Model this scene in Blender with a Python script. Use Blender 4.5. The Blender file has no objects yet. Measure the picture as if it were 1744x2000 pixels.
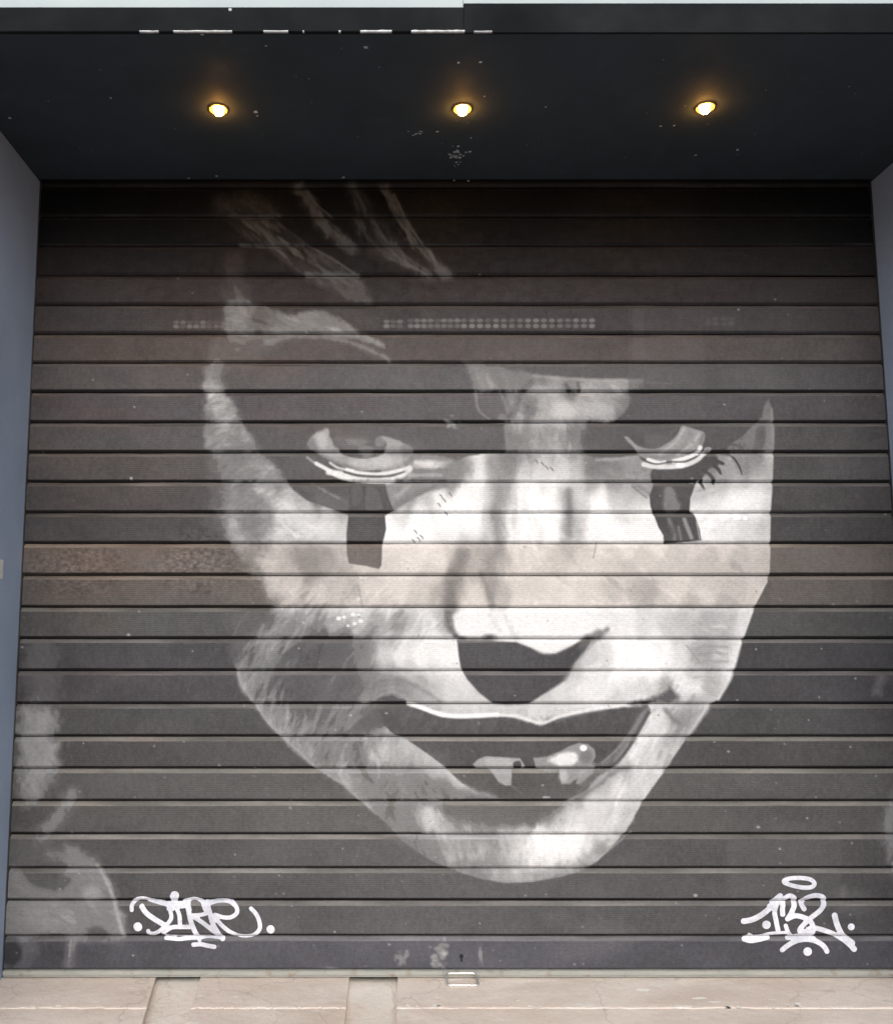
import bpy, bmesh, math, random
import numpy as np
from mathutils import Vector, Matrix

# ------------------------------------------------------------------ camera, sky, sun, exposure
sc = bpy.context.scene
col = sc.collection
FPX, CX, CY = 1700.0, 740.0, 1000.0          # focal length and principal point of the 1744 x 2000 photograph
PITCH = math.radians(6.73)
DIST, CAMZ = 3.30, 1.291
cam_d = bpy.data.cameras.new('camera'); cam = bpy.data.objects.new('camera', cam_d); col.objects.link(cam)
cam_d.sensor_fit = 'VERTICAL'; cam_d.sensor_height = 36.0; cam_d.lens = 36.0*FPX/2000.0
cam_d.shift_x = (872-CX)/2000.0; cam_d.shift_y = (CY-1000)/2000.0
cam_d.clip_start = .05; cam_d.clip_end = 3000
cam.location = (0, -DIST, CAMZ); cam.rotation_euler = (math.pi/2+PITCH, 0, 0)
sc.camera = cam

SUN_EL, SUN_AZ = math.radians(31), math.radians(-4)      # high soft daylight from behind the viewer
world = bpy.data.worlds.new("World"); sc.world = world; world.use_nodes = True
nt = world.node_tree; nt.nodes.clear()
out = nt.nodes.new('ShaderNodeOutputWorld'); bg = nt.nodes.new('ShaderNodeBackground')
sky = nt.nodes.new('ShaderNodeTexSky'); sky.sky_type = 'NISHITA'; sky.sun_disc = False
sky.sun_elevation = SUN_EL; sky.sun_rotation = math.pi+SUN_AZ; sky.air_density = 1.0; sky.dust_density = 4.0; sky.ozone_density = 1.0
hs = nt.nodes.new('ShaderNodeHueSaturation'); hs.inputs['Saturation'].default_value = .30
nt.links.new(sky.outputs[0], hs.inputs['Color']); nt.links.new(hs.outputs[0], bg.inputs[0])
bg.inputs[1].default_value = .15
nt.links.new(bg.outputs[0], out.inputs[0])
sun_d = bpy.data.lights.new('sun', 'SUN'); sun = bpy.data.objects.new('sun', sun_d); col.objects.link(sun)
sun_d.energy = 1.9; sun_d.angle = math.radians(44); sun_d.color = (.985, .98, 1)
d = Vector((math.sin(SUN_AZ)*math.cos(SUN_EL), -math.cos(SUN_AZ)*math.cos(SUN_EL), math.sin(SUN_EL)))
sun.rotation_euler = d.to_track_quat('Z', 'Y').to_euler()
sc.view_settings.view_transform = 'Standard'; sc.view_settings.look = 'None'
sc.view_settings.exposure = -0.16; sc.view_settings.gamma = 1.0
# ------------------------------------------------------------------ the mural
# The painted face is real paint on the shutter: it is laid out here as tone strokes
# (grid of paint lightness 0-255) and later read by the shutter mesh as a paint layer.
PS = 0.75                                     # cells per layout unit
PW, PH = int(1860*PS), int(2000*PS)
import math
cv = np.zeros((PH, PW), np.float32)
rng = np.random.default_rng(7)

def smooth(p, closed=False, n=6):
    p = np.array(p, float)
    if len(p) < 3: return p
    q = []
    N = len(p)
    rngi = range(N) if closed else range(N-1)
    for i in rngi:
        if closed: p0, p1, p2, p3 = p[i-1], p[i], p[(i+1) % N], p[(i+2) % N]
        else: p0, p1, p2, p3 = p[max(i-1, 0)], p[i], p[i+1], p[min(i+2, N-1)]
        for k in range(n):
            t = k/n
            q.append(.5*((2*p1)+(-p0+p2)*t+(2*p0-5*p1+4*p2-p3)*t*t+(-p0+3*p1-3*p2+p3)*t**3))
    if not closed: q.append(p[-1])
    return np.array(q)

def window(p, m):
    x0 = max(int((p[:, 0].min()-m)*PS), 0); x1 = min(int((p[:, 0].max()+m)*PS)+2, PW)
    y0 = max(int((p[:, 1].min()-m)*PS), 0); y1 = min(int((p[:, 1].max()+m)*PS)+2, PH)
    X, Y = np.meshgrid((np.arange(x0, x1, dtype=np.float32)+.5)/PS, (np.arange(y0, y1, dtype=np.float32)+.5)/PS)
    return (slice(y0, y1), slice(x0, x1)), X, Y

def vnoise(shape, sx, sy, seed, octv=3):
    r = np.random.default_rng(seed); out = np.zeros(shape, np.float32); a = 1; tot = 0
    for o in range(octv):
        h = max(int(shape[0]/sy)+3, 3); w = max(int(shape[1]/sx)+3, 3)
        g = r.random((h, w)).astype(np.float32)
        y = np.linspace(0, h-2.001, shape[0]); x = np.linspace(0, w-2.001, shape[1])
        yi = y.astype(int); xi = x.astype(int); fy = (y-yi)[:, None]; fx = (x-xi)[None]
        fy = fy*fy*(3-2*fy); fx = fx*fx*(3-2*fx)
        v = (g[yi][:, xi]*(1-fx)+g[yi][:, xi+1]*fx)*(1-fy)+(g[yi+1][:, xi]*(1-fx)+g[yi+1][:, xi+1]*fx)*fy
        out += a*v; tot += a; a *= .55; sx = max(sx/2, 1); sy = max(sy/2, 1)
    return out/tot*2-1

def soften(d, soft, X, Y):
    # spray edge: wide edges break up into overspray and brush grain
    if soft > 4:
        n = vnoise(d.shape, 9, 12, int(d.shape[0]*7+d.shape[1]), 3)
        d = d+n*soft*.45
        m = np.clip(d/(soft*1.5)+.5, 0, 1)
        m = m*m*(3-2*m)*(1+.16*n)
        return np.clip(m, 0, 1)
    return np.clip(d/soft+.5, 0, 1)

def poly_mask(p, soft, X, Y):
    d = np.full(X.shape, 1e9, np.float32); ins = np.zeros(X.shape, bool)
    N = len(p)
    for i in range(N):
        ax, ay = p[i-1]; bx, by = p[i]
        ex, ey = bx-ax, by-ay
        L = ex*ex+ey*ey
        if L < 1e-9: continue
        t = np.clip(((X-ax)*ex+(Y-ay)*ey)/L, 0, 1)
        d = np.minimum(d, (X-ax-t*ex)**2+(Y-ay-t*ey)**2)
        if abs(ey) > 1e-9:
            c = ((ay > Y) != (by > Y)) & (X < ex*(Y-ay)/ey+ax)
            ins ^= c
    d = np.sqrt(d)*np.where(ins, 1, -1)
    return d if soft is None else soften(d, soft, X, Y)

def line_mask(p, w, soft, X, Y, taper=False):
    m = np.zeros(X.shape, np.float32)
    N = len(p)-1
    for i in range(N):
        ax, ay = p[i]; bx, by = p[i+1]
        ex, ey = bx-ax, by-ay
        L = ex*ex+ey*ey+1e-9
        t = np.clip(((X-ax)*ex+(Y-ay)*ey)/L, 0, 1)
        d = np.sqrt((X-ax-t*ex)**2+(Y-ay-t*ey)**2)
        s = (i+t)/N
        r = w/2*(np.sin(np.pi*np.clip(s*.9+.05, 0, 1))**.6 if taper else 1)
        m = np.maximum(m, r-d) if i else (r-d)
    return soften(m, soft, X, Y)

def P(pts, g, soft=2.5, a=1, closed_smooth=True):
    p = smooth(pts, True, 5) if closed_smooth else np.array(pts, float)
    s, X, Y = window(p, soft+2)
    m = poly_mask(p, soft, X, Y)*a
    cv[s] = cv[s]*(1-m)+g*m

def L(pts, w, g, soft=2, a=1, taper=False):
    p = smooth(pts, False, 5)
    s, X, Y = window(p, w/2+soft+2)
    m = line_mask(p, w, soft, X, Y, taper)*a
    cv[s] = cv[s]*(1-m)+g*m

def D(x, y, rx, ry, g, soft=1.5, a=1):
    p = np.array([[x-rx, y-ry], [x+rx, y+ry]])
    s, X, Y = window(p, soft*2+2)
    d = np.sqrt(((X-x)/rx)**2+((Y-y)/ry)**2)
    m = np.clip((1-d)*min(rx, ry)/soft+.5, 0, 1)*a
    cv[s] = cv[s]*(1-m)+g*m

# --- tones of the face, row by row (x, lightness)
T = {
 715: '405 120 925 120 950 135 1000 120 1060 70 1130 70',
 737: '400 160 405 150 430 130 915 130 940 155 980 140 1010 120 1040 145 1080 155 1130 168 1180 165 1230 160',
 765: '405 165 425 175 445 150 930 130 960 150 1000 135 1040 165 1090 175 1110 120 1150 175 1200 165 1240 130',
 796: '402 140 430 178 455 140 930 120 945 95 960 100 985 130 1010 170 1035 105 1060 180 1100 190 1140 185 1180 170 1220 125 1500 150 1490 150',
 825: '405 125 435 160 470 130 950 100 980 130 1010 170 1050 180 1100 185 1150 160 1495 180',
 855: '408 150 440 168 470 160 495 140 1000 130 1030 145 1060 155 1090 150 1120 120 1145 90 1490 120 1470 160 1505 205 1440 150',
 880: '410 130 440 140 470 120 500 130 520 110 1000 135 1040 165 1080 175 1120 150 1450 150 1480 130 1505 200',
 913: '413 95 440 150 460 125 490 155 510 165 530 150 545 140 895 130 920 205 935 228 960 170 980 145 1000 140 1020 190 1060 205 1100 205 1130 190 1150 130 1160 110 1200 130 1240 145 1400 120 1420 150 1450 140 1480 150 1503 175',
 942: '415 90 450 150 480 130 510 170 550 140 880 150 910 235 940 240 965 170 990 160 1020 230 1060 225 1100 225 1130 200 1160 170 1200 150 1240 165 1270 150 1400 170 1440 190 1480 205 1503 190',
 971: '405 100 430 105 460 130 490 140 520 175 560 195 590 175 620 125 660 150 775 175 800 155 830 190 860 235 900 246 940 235 960 200 975 165 990 170 1010 238 1040 247 1080 246 1100 195 1110 150 1125 215 1170 246 1200 200 1230 190 1260 195 1365 200 1400 225 1440 243 1480 240 1500 210',
 1000: '425 130 450 160 480 140 520 185 560 210 600 210 640 200 670 165 775 220 820 240 880 246 930 246 960 180 975 170 1000 235 1060 247 1090 240 1112 145 1130 210 1180 245 1210 215 1240 225 1265 235 1365 240 1420 240 1480 230 1503 205',
 1032: '415 90 432 130 450 170 475 155 500 125 520 180 560 205 600 218 640 218 668 205 760 246 820 246 880 242 920 246 950 235 960 175 975 165 990 222 1020 240 1080 246 1110 165 1122 190 1160 242 1200 246 1250 242 1380 236 1420 228 1460 215 1490 190 1503 205',
 1060: '450 150 480 170 510 165 550 205 600 200 650 205 760 240 820 240 880 225 915 200 950 190 970 180 1000 235 1060 240 1115 205 1160 235 1220 240 1280 238 1360 225 1420 225 1480 215 1500 210',
 1093: '480 150 520 200 560 190 590 165 610 165 640 185 660 200 760 225 800 235 860 238 890 195 905 175 930 195 960 170 980 195 1020 225 1080 215 1140 225 1200 220 1260 220 1320 215 1380 205 1440 205 1500 200',
 1124: '500 150 530 205 570 200 610 175 650 200 720 215 780 230 850 220 890 160 925 190 955 175 1000 225 1060 225 1140 230 1220 215 1300 215 1380 210 1440 205 1500 205',
 1155: '505 120 530 200 570 218 620 218 660 208 690 198 720 228 780 232 820 218 860 190 880 145 900 190 920 232 940 225 957 165 980 200 1020 225 1080 232 1140 228 1200 210 1240 200 1270 188 1320 228 1380 222 1440 205 1480 215',
 1187: '530 130 560 190 600 185 650 200 700 215 760 215 820 210 860 190 882 120 905 235 940 235 970 215 1020 240 1100 240 1170 232 1220 230 1290 215 1350 200 1420 195 1465 215',
 1217: '460 92 490 100 530 130 560 175 580 140 620 128 660 172 700 192 740 168 780 148 810 192 840 218 865 195 880 105 905 242 950 235 1000 242 1060 242 1120 238 1170 222 1190 228 1220 228 1260 215 1300 200 1340 190 1380 180 1420 185 1453 215',
 1248: '455 100 490 130 530 140 570 115 620 95 670 110 720 150 760 185 800 215 850 230 880 225 910 235 1170 215 1220 235 1280 230 1330 205 1370 180 1420 185 1443 220',
 1280: '455 95 475 145 500 120 530 150 560 105 590 85 620 78 650 82 670 105 700 150 720 165 750 205 780 228 820 235 860 238 890 238 1150 200 1180 215 1220 242 1270 247 1300 238 1330 218 1360 172 1380 165 1410 190 1438 228',
 1311: '465 150 490 130 520 140 560 105 600 88 640 85 680 100 720 145 760 175 800 200 850 215 890 225 915 220 1120 190 1160 225 1220 240 1280 240 1320 225 1360 195 1390 185 1430 225',
 1343: '475 160 500 115 530 100 560 95 600 88 640 105 670 98 700 130 720 150 740 130 760 140 790 140 820 172 850 192 880 212 910 215 935 205 1060 190 1090 215 1130 228 1180 228 1230 218 1270 212 1295 165 1330 230 1360 228 1385 180 1400 192 1420 218',
 1376: '495 160 520 140 560 105 600 95 640 120 680 115 710 140 740 115 800 160 840 180 900 205 960 200 1010 195 1060 205 1120 210 1200 205 1270 215 1330 190 1360 170 1390 200',
 1407: '510 155 535 165 560 150 585 108 610 125 640 102 670 122 700 105 720 80 880 200 940 210 1000 205 1050 218 1090 205 1270 218 1290 220 1315 165 1335 135 1350 165 1370 205',
 1438: '550 160 575 160 600 130 640 145 680 135 710 125 740 150 770 170 1250 225 1280 215 1310 180 1340 175',
 1470: '580 155 605 150 620 125 640 105 662 165 680 130 700 108 722 185 750 195 780 195 810 185 840 195 1215 220 1240 225 1270 208 1290 190 1312 195',
 1502: '620 170 650 150 680 160 710 125 740 140 770 175 800 150 830 170 860 190 880 195 1190 160 1220 175 1250 210 1280 205',
 1533: '660 150 690 165 720 128 740 118 770 105 790 150 820 115 850 160 870 145 890 195 910 205 935 190 1110 130 1130 125 1160 170 1180 190 1210 218 1240 208',
 1566: '710 165 740 130 765 105 790 130 820 140 850 130 880 105 920 95 960 80 1000 78 1050 78 1090 120 1120 175 1160 215 1200 215 1235 200',
 1597: '740 140 760 108 780 150 800 108 815 205 830 218 850 192 870 150 900 135 930 108 960 92 1000 80 1040 88 1070 140 1090 190 1120 215 1160 210 1200 208 1225 190',
 1630: '785 130 815 108 845 175 870 205 920 165 950 155 990 185 1020 200 1060 235 1120 228 1180 212 1210 190',
 1664: '815 110 850 128 880 180 910 175 940 182 965 150 990 192 1015 215 1040 228 1080 234 1120 226 1150 200 1175 150',
 1690: '860 115 900 140 940 150 980 172 1020 205 1060 205 1100 172 1140 138',
 1715: '930 125 980 160 1020 168 1060 150 1100 135'}
px_, py_, pg_ = [], [], []
for yy, s_ in T.items():
    v = [float(k) for k in s_.split()]
    for k in range(0, len(v), 2): px_.append(v[k]); py_.append(yy); pg_.append(v[k+1])
px_, py_, pg_ = np.array(px_), np.array(py_), np.array(pg_)
gx = np.arange(380, 1530, 4.); gy = np.arange(690, 1740, 4.)
GX, GY = np.meshgrid(gx, gy)
num = np.zeros(GX.shape); den = np.zeros(GX.shape)
for x, y, g in zip(px_, py_, pg_):
    k = np.exp(-((GX-x)/13.)**2-((GY-y)/19.)**2)+1e-3*np.exp(-((GX-x)/45.)**2-((GY-y)/50.)**2)+1e-9
    num += k*g; den += k
tone = num/den
def tone_at(X, Y):
    u = np.clip((X-gx[0])/4, 0, len(gx)-1.01); v = np.clip((Y-gy[0])/4, 0, len(gy)-1.01)
    ui = u.astype(int); vi = v.astype(int); fu = u-ui; fv = v-vi
    return (tone[vi, ui]*(1-fu)+tone[vi, ui+1]*fu)*(1-fv)+(tone[vi+1, ui]*(1-fu)+tone[vi+1, ui+1]*fu)*fv

def face_fill(pts, soft=2.5, a=1, sm=True):
    p = smooth(pts, True, 4) if sm else np.array(pts, float)
    s, X, Y = window(p, soft+12)
    d = poly_mask(p, None, X, Y)
    loose = np.clip((600-X)/60, 0, 1)*np.clip((1290-Y)/60, 0, 1)+.45*np.clip((X-890)/20, 0, 1)*np.clip((1330-X)/60, 0, 1)*np.clip((895-Y)/20, 0, 1)
    sf = soft+loose*14
    m = np.clip((d+loose*vnoise(X.shape, 16, 12, 61, 4)*11)/sf+.5, 0, 1); m = m*m*(3-2*m)*a
    tn = tone_at(X, Y)
    n1 = vnoise(X.shape, 22, 14, 3, 4); n2 = vnoise(X.shape, 5, 9, 5, 2)
    left = np.clip((900-X)/350, .25, 1)
    dk = np.clip((235-tn)/90, .12, 1)
    # slanting brush streaks, strongest on the shaded cheek
    q = int(X.shape[1]); sh = (np.arange(X.shape[0])*.42).astype(int)
    st = vnoise((X.shape[0], q+sh[-1]+2), 7, 60, 11, 3)
    st = np.stack([st[i, sh[-1]-sh[i]:sh[-1]-sh[i]+q] if False else st[i, sh[i]:sh[i]+q] for i in range(X.shape[0])])
    low = np.clip((Y-1180)/120, .15, 1)
    tn = tn+n1*22*dk*left+n2*14*dk*left+st*30*left*low*dk+vnoise(X.shape, 2.2, 2.2, 8, 1)*7*dk
    cv[s] = cv[s]*(1-m)+tn*m

def scumble(cx, cy, rx, ry, n, sg, length, width, ang, lo=105, hi=256, bias=0, a=.6, seed=1):
    # short dry brush marks laid over paint whose lightness lies between lo and hi
    r = np.random.default_rng(seed)
    for i in range(n):
        x = cx+rx*r.uniform(-1, 1); y = cy+ry*r.uniform(-1, 1)
        if ((x-cx)/rx)**2+((y-cy)/ry)**2 > 1: continue
        an = math.radians(ang+r.normal(0, 14)); l = length*r.uniform(.5, 1.5)
        dx, dy = math.cos(an)*l/2, math.sin(an)*l/2
        ok = True
        for k in (-1, 0, 1):
            xi = int((x+k*dx)*PS); yi = int((y+k*dy)*PS)
            if not (0 <= xi < PW and 0 <= yi < PH) or not lo < cv[yi, xi] < hi: ok = False
        if not ok: continue
        g = cv[int(y*PS), int(x*PS)]+r.normal(bias, sg)
        c = r.normal(0, 1)
        p = np.array([(x-dx, y-dy), (x-dy*.05*c, y+dx*.05*c), (x+dx, y+dy)])
        w = width*r.uniform(.5, 1.4); s, X, Y = window(p, w+4)
        m = line_mask(p, w, 4, X, Y, True)*a*r.uniform(.3, .9)
        cv[s] = cv[s]*(1-m)+np.clip(g, 60, 252)*m

BG = 76.
cv[:] = BG
# hair locks above the forehead
P([(418, 385), (470, 376), (505, 380), (530, 395), (548, 420), (500, 424), (430, 422)], 118, 22, .9)
L([(583, 366), (600, 391), (621, 419), (638, 446), (690, 482)], 22, 158, 15, .9)
L([(690, 366), (705, 395), (722, 425), (748, 458), (768, 480)], 26, 142, 16, .85)
L([(752, 366), (776, 415), (800, 458), (815, 480), (833, 500), (872, 538)], 19, 155, 13, .9)
L([(702, 436), (724, 474), (758, 498), (793, 515), (838, 538)], 20, 146, 14, .85)
L([(728, 430), (752, 462), (790, 500), (842, 536)], 5, 140, 4, .6)
P([(450, 432), (500, 430), (538, 434), (590, 478), (645, 505), (700, 540), (728, 590), (690, 590), (640, 566), (590, 540), (530, 492), (500, 478), (470, 456)], 122, 9, .9)
L([(500, 440), (560, 485), (620, 520), (690, 560)], 5, 150, 4, .6)
L([(545, 436), (600, 478), (650, 506), (700, 540)], 4, 158, 4, .7)
L([(470, 440), (500, 470), (560, 520), (610, 550)], 4, 80, 4, .6)
L([(560, 450), (600, 500), (650, 530)], 5, 90, 5, .5)
L([(700, 490), (760, 520), (800, 545)], 14, 95, 10, .5)
P([(440, 505), (470, 500), (478, 560), (490, 600), (440, 605), (436, 560)], 112, 22, .85)
P([(440, 600), (470, 585), (520, 600), (570, 612), (622, 604), (660, 620), (700, 645), (745, 668), (742, 676), (690, 662), (600, 655), (520, 660), (450, 668)], 160, 9, .95)
P([(500, 600), (545, 602), (530, 640), (500, 650), (488, 630)], 108, 14, .8)
L([(450, 422), (500, 424), (545, 420)], 8, 150, 5, .7); L([(470, 478), (540, 482), (592, 478)], 7, 165, 4, .7); L([(600, 536), (660, 538), (700, 538)], 8, 170, 5, .7)
L([(600, 372), (620, 400), (650, 424)], 4, 185, 3, .6); L([(770, 380), (800, 440), (850, 510)], 4, 180, 3, .6); L([(705, 380), (735, 430)], 4, 60, 4, .6); L([(520, 440), (560, 470), (600, 500)], 4, 60, 4, .5)
L([(742, 470), (790, 512), (835, 537)], 4, 175, 3, .6); L([(740, 372), (758, 410), (790, 460)], 6, 55, 5, .8)
P([(640, 560), (700, 600), (740, 635), (700, 640), (640, 600)], 90, 10, .6)
P([(430, 655), (520, 655), (545, 670), (500, 700), (430, 708), (405, 690)], 112, 22, .8)
L([(520, 668), (590, 656), (680, 668), (745, 694), (760, 706)], 9, 148, 7, .8)
L([(700, 655), (752, 680)], 3, 150, 2, .7)
P([(560, 672), (640, 668), (690, 690), (640, 708), (540, 705)], 78, 12, .7)
for x0, x1, y0, y1, g in ((340, 448, 624, 642, 122), (750, 781, 622, 641, 135), (797, 1157, 620, 641, 140), (1376, 1428, 617, 636, 110)):
    x = x0
    while x < x1:
        D(x+5, y0+6, 6.2, 4.0, g*(.85+.3*rng.random()), 2, .8); D(x+5, y1-4, 6.2, 4.2, g*(.85+.3*rng.random()), 2, .9); x += 15.6 if x > 900 else 13

FACE = [(405, 706), (399, 745), (397, 800), (401, 840), (404, 880), (410, 942), (414, 985), (430, 1040), (448, 1062),
 (470, 1085), (487, 1124), (505, 1144), (532, 1180), (525, 1205), (490, 1236), (458, 1262), (452, 1285), (462, 1310), (470, 1340), (495, 1373),
 (520, 1410), (548, 1438), (583, 1470), (615, 1500), (640, 1515), (672, 1535), (700, 1562), (735, 1590), (760, 1615),
 (780, 1636), (800, 1653), (830, 1674), (870, 1695), (905, 1707), (940, 1717), (985, 1725), (1040, 1723), (1095, 1713), (1139, 1700),
 (1163, 1684), (1192, 1656), (1222, 1624), (1256, 1564), (1301, 1500), (1345, 1436), (1387, 1375), (1402, 1366), (1424, 1328), (1434, 1302), (1449, 1248),
 (1470, 1190), (1488, 1158), (1502, 1126), (1504, 1062), (1505, 1000), (1509, 940), (1511, 880), (1512, 830), (1507, 795), (1500, 778),
 (1491, 792), (1487, 815), (1465, 835), (1448, 853), (1425, 868), (1412, 886), (1380, 892), (1330, 902), (1280, 905), (1240, 893), (1200, 888),
 (1152, 884), (1147, 855), (1160, 830), (1200, 822), (1226, 800), (1236, 768), (1256, 757), (1254, 741), (1130, 739), (1040, 733), (1015, 724), (960, 712), (903, 706),
 (924, 750), (926, 785), (938, 805), (984, 822), (986, 880), (942, 884), (905, 893), (882, 912), (880, 938), (850, 951), (800, 976), (768, 997),
 (752, 1005), (683, 1005), (650, 994), (600, 977), (566, 947), (545, 915), (530, 893), (505, 872), (488, 850), (476, 822), (462, 795), (445, 765), (430, 712)]
face_fill(FACE, 4, 1, False)
face_fill([(410, 700), (440, 700), (436, 730), (402, 730)], 14, .5)
# soft shaded fringe left of the cheek
for (x, y, rx, ry, g, a) in ((420, 1010, 22, 40, 100, .5), (500, 1215, 60, 26, 95, .5), (480, 1270, 34, 34, 110, .5), (432, 930, 22, 40, 110, .5)):
    D(x, y, rx, ry, g, 18, a)
L([(455, 1246), (470, 1215), (490, 1190)], 4, 130, 4, .6)
scumble(430, 800, 50, 110, 160, 22, 26, 7, -25, seed=2); scumble(470, 930, 70, 80, 170, 24, 22, 8, -20, seed=3)
scumble(540, 1000, 90, 70, 160, 20, 26, 8, 35, 125, seed=4); scumble(600, 1100, 140, 80, 120, 13, 26, 9, -30, 140, seed=5)
scumble(560, 1330, 110, 120, 420, 26, 46, 7, 118, 84, 215, 4, .6, seed=6); scumble(600, 1430, 120, 80, 260, 30, 40, 7, 112, 100, 256, 4, .6, seed=7)
scumble(800, 1500, 150, 70, 260, 24, 30, 9, 65, 100, 256, 0, .55, seed=8); scumble(780, 1610, 110, 70, 150, 22, 30, 9, 60, 100, seed=9)
scumble(960, 1660, 140, 60, 190, 20, 34, 8, 80, 110, seed=10); scumble(700, 1210, 190, 60, 200, 16, 30, 9, -50, 120, seed=11)
scumble(960, 760, 60, 60, 90, 26, 34, 8, 65, 95, seed=12); scumble(1130, 790, 120, 60, 150, 18, 22, 8, 20, 95, seed=13)
scumble(1060, 860, 90, 40, 90, 16, 24, 9, 80, 110, seed=14); scumble(1200, 1330, 120, 60, 90, 10, 30, 9, -30, 150, seed=15)
scumble(1390, 1290, 60, 70, 120, 18, 26, 5, 8, 140, seed=16); scumble(1300, 1430, 70, 90, 140, 16, 34, 8, -55, 130, seed=17)
scumble(1250, 1560, 90, 100, 130, 14, 34, 9, -60, 130, seed=18); scumble(1250, 1110, 260, 90, 240, 9, 34, 11, 30, 150, seed=19)
scumble(1400, 980, 120, 90, 120, 10, 34, 9, -20, 150, seed=20); scumble(1000, 1010, 60, 120, 120, 12, 40, 10, 85, 140, seed=21)
# brow and bridge details
L([(925, 716), (945, 760), (975, 815)], 14, 158, 9, .5); L([(960, 716), (985, 770)], 10, 100, 8, .5); L([(1035, 745), (1015, 775), (1000, 810)], 14, 98, 8, .7)
P([(936, 770), (970, 765), (985, 800), (965, 818), (942, 806)], 88, 8, .7)
L([(930, 765), (934, 800), (955, 818)], 5, 150, 4, .6)
L([(1042, 734), (1130, 741), (1254, 744)], 6, 175, 4, .7); L([(1262, 746), (1310, 750)], 4, 130, 3, .7)
L([(1105, 750), (1112, 765)], 7, 88, 4, .7); L([(1128, 748), (1131, 764)], 7, 92, 4, .7)
D(1100, 800, 26, 16, 215, 12, .6); D(1170, 800, 26, 14, 200, 12, .5)
P([(1146, 828), (1200, 832), (1225, 850), (1240, 875), (1235, 886), (1150, 886)], 78, 9, .95)
L([(1110, 960), (1113, 1000), (1112, 1045)], 11, 135, 9, .7)
L([(962, 900), (978, 950), (968, 1000), (980, 1050), (972, 1080)], 16, 150, 14, .55)
L([(905, 1080), (885, 1130), (878, 1180)], 20, 140, 16, .6); L([(940, 1120), (955, 1160), (962, 1180)], 10, 150, 9, .6)
scumble(620, 520, 190, 150, 170, 12, 50, 8, 42, 92, 200, 0, .5, seed=30); scumble(560, 635, 130, 40, 130, 20, 26, 7, 15, 95, 220, 0, .6, seed=31); scumble(480, 690, 80, 40, 60, 14, 22, 8, 20, 88, 200, seed=32)
# left eye
P([(560, 893), (640, 893), (745, 930), (752, 1003), (683, 1003), (650, 992), (600, 975), (566, 945)], 80, 5, .95)
P([(640, 962), (700, 985), (690, 1003), (655, 996), (610, 975)], 120, 8, .7)
L([(590, 950), (650, 975), (690, 1000)], 8, 100, 6, .7); L([(610, 945), (660, 972)], 5, 150, 5, .6)
P([(748, 892), (800, 884), (884, 896), (892, 938), (850, 953), (800, 977), (768, 999), (756, 962), (748, 938)], 152, 7, .95)
P([(612, 862), (628, 846), (650, 840), (690, 850), (745, 866), (790, 905), (700, 905), (640, 885)], 86, 8, .6)
P([(655, 856), (690, 858), (712, 875), (740, 866), (748, 872), (735, 888), (705, 891), (675, 880)], 118, 8, .8)
P([(601, 868), (614, 848), (640, 836), (644, 850), (653, 868), (667, 883), (685, 891), (711, 893.5), (735, 890), (750, 882), (754, 866), (743, 853), (765, 855), (790, 866), (806, 879), (800, 893), (786, 906), (758, 915), (717, 920), (683, 914), (652, 902), (620, 884)], 170, 4.5)
D(612, 872, 12, 16, 120, 8, .7); D(795, 880, 14, 12, 125, 8, .7); L([(625, 888), (660, 905), (700, 914)], 6, 120, 6, .6); L([(760, 912), (795, 903)], 6, 135, 6, .6)
D(745, 903, 34, 12, 215, 12, .6); D(700, 905, 18, 9, 205, 8, .5); D(628, 860, 12, 16, 198, 9, .7); D(770, 880, 16, 10, 150, 9, .6)
L([(752, 866), (744, 880), (726, 889)], 4, 110, 3, .8); L([(665, 882), (690, 892), (715, 894), (740, 889)], 3, 95, 2, .8)
L([(600, 893), (618, 906), (645, 920), (668, 926), (690, 932)], 5, 178, 4, .85)
L([(642, 922), (668, 926), (690, 935), (730, 939), (765, 937), (782, 930), (800, 915)], 12, 232, 4, .95)
L([(645, 904), (662, 914), (690, 919)], 5, 225, 3, .9)
L([(678, 917), (700, 923), (735, 926), (765, 922), (795, 915)], 7, 238, 3, .95)
L([(672, 922), (700, 928), (735, 930), (765, 929), (790, 921)], 3.2, 85, 2, .95)
L([(775, 938), (800, 936), (840, 934), (870, 936)], 7, 112, 5, .8)
D(840, 908, 30, 9, 218, 9, .85); L([(850, 906), (882, 902)], 5, 195, 4, .8); L([(800, 928), (860, 928)], 6, 185, 5, .6); L([(812, 920), (880, 918)], 7, 118, 6, .6)
L([(870, 948), (820, 962), (785, 980), (768, 992)], 9, 128, 7, .75); L([(800, 950), (775, 968)], 7, 185, 6, .6)
for x in (690, 703, 717): L([(x+2, 938), (x-3, 945)], 6, 60, 2, .95)
P([(683, 941), (681, 1003), (677, 1044), (678, 1080), (682, 1100), (715, 1105), (740, 1111), (745, 1104), (746, 1066), (754, 1034), (752, 1006), (769, 997), (758, 972), (752, 944)], 74, 2.5, 1, False)
P([(714, 950), (735, 955), (742, 975), (745, 995), (715, 996)], 104, 5, .7); P([(688, 948), (704, 946), (706, 980), (690, 985)], 92, 5, .7); L([(712, 942), (712, 995)], 3, 66, 2, .7)
P([(870, 905), (885, 893), (912, 892), (926, 905), (915, 930), (895, 945), (872, 942)], 142, 14, .75)
L([(812, 903), (842, 905)], 8, 222, 5, .8); L([(780, 900), (800, 930), (792, 938)], 8, 190, 6, .5)
L([(618, 905), (642, 918), (660, 930), (690, 937), (735, 940), (765, 938)], 8, 236, 3, .9)
D(700, 862, 22, 8, 130, 6, .7); D(742, 862, 10, 10, 150, 5, .7); D(715, 880, 14, 12, 165, 8, .4)
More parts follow.
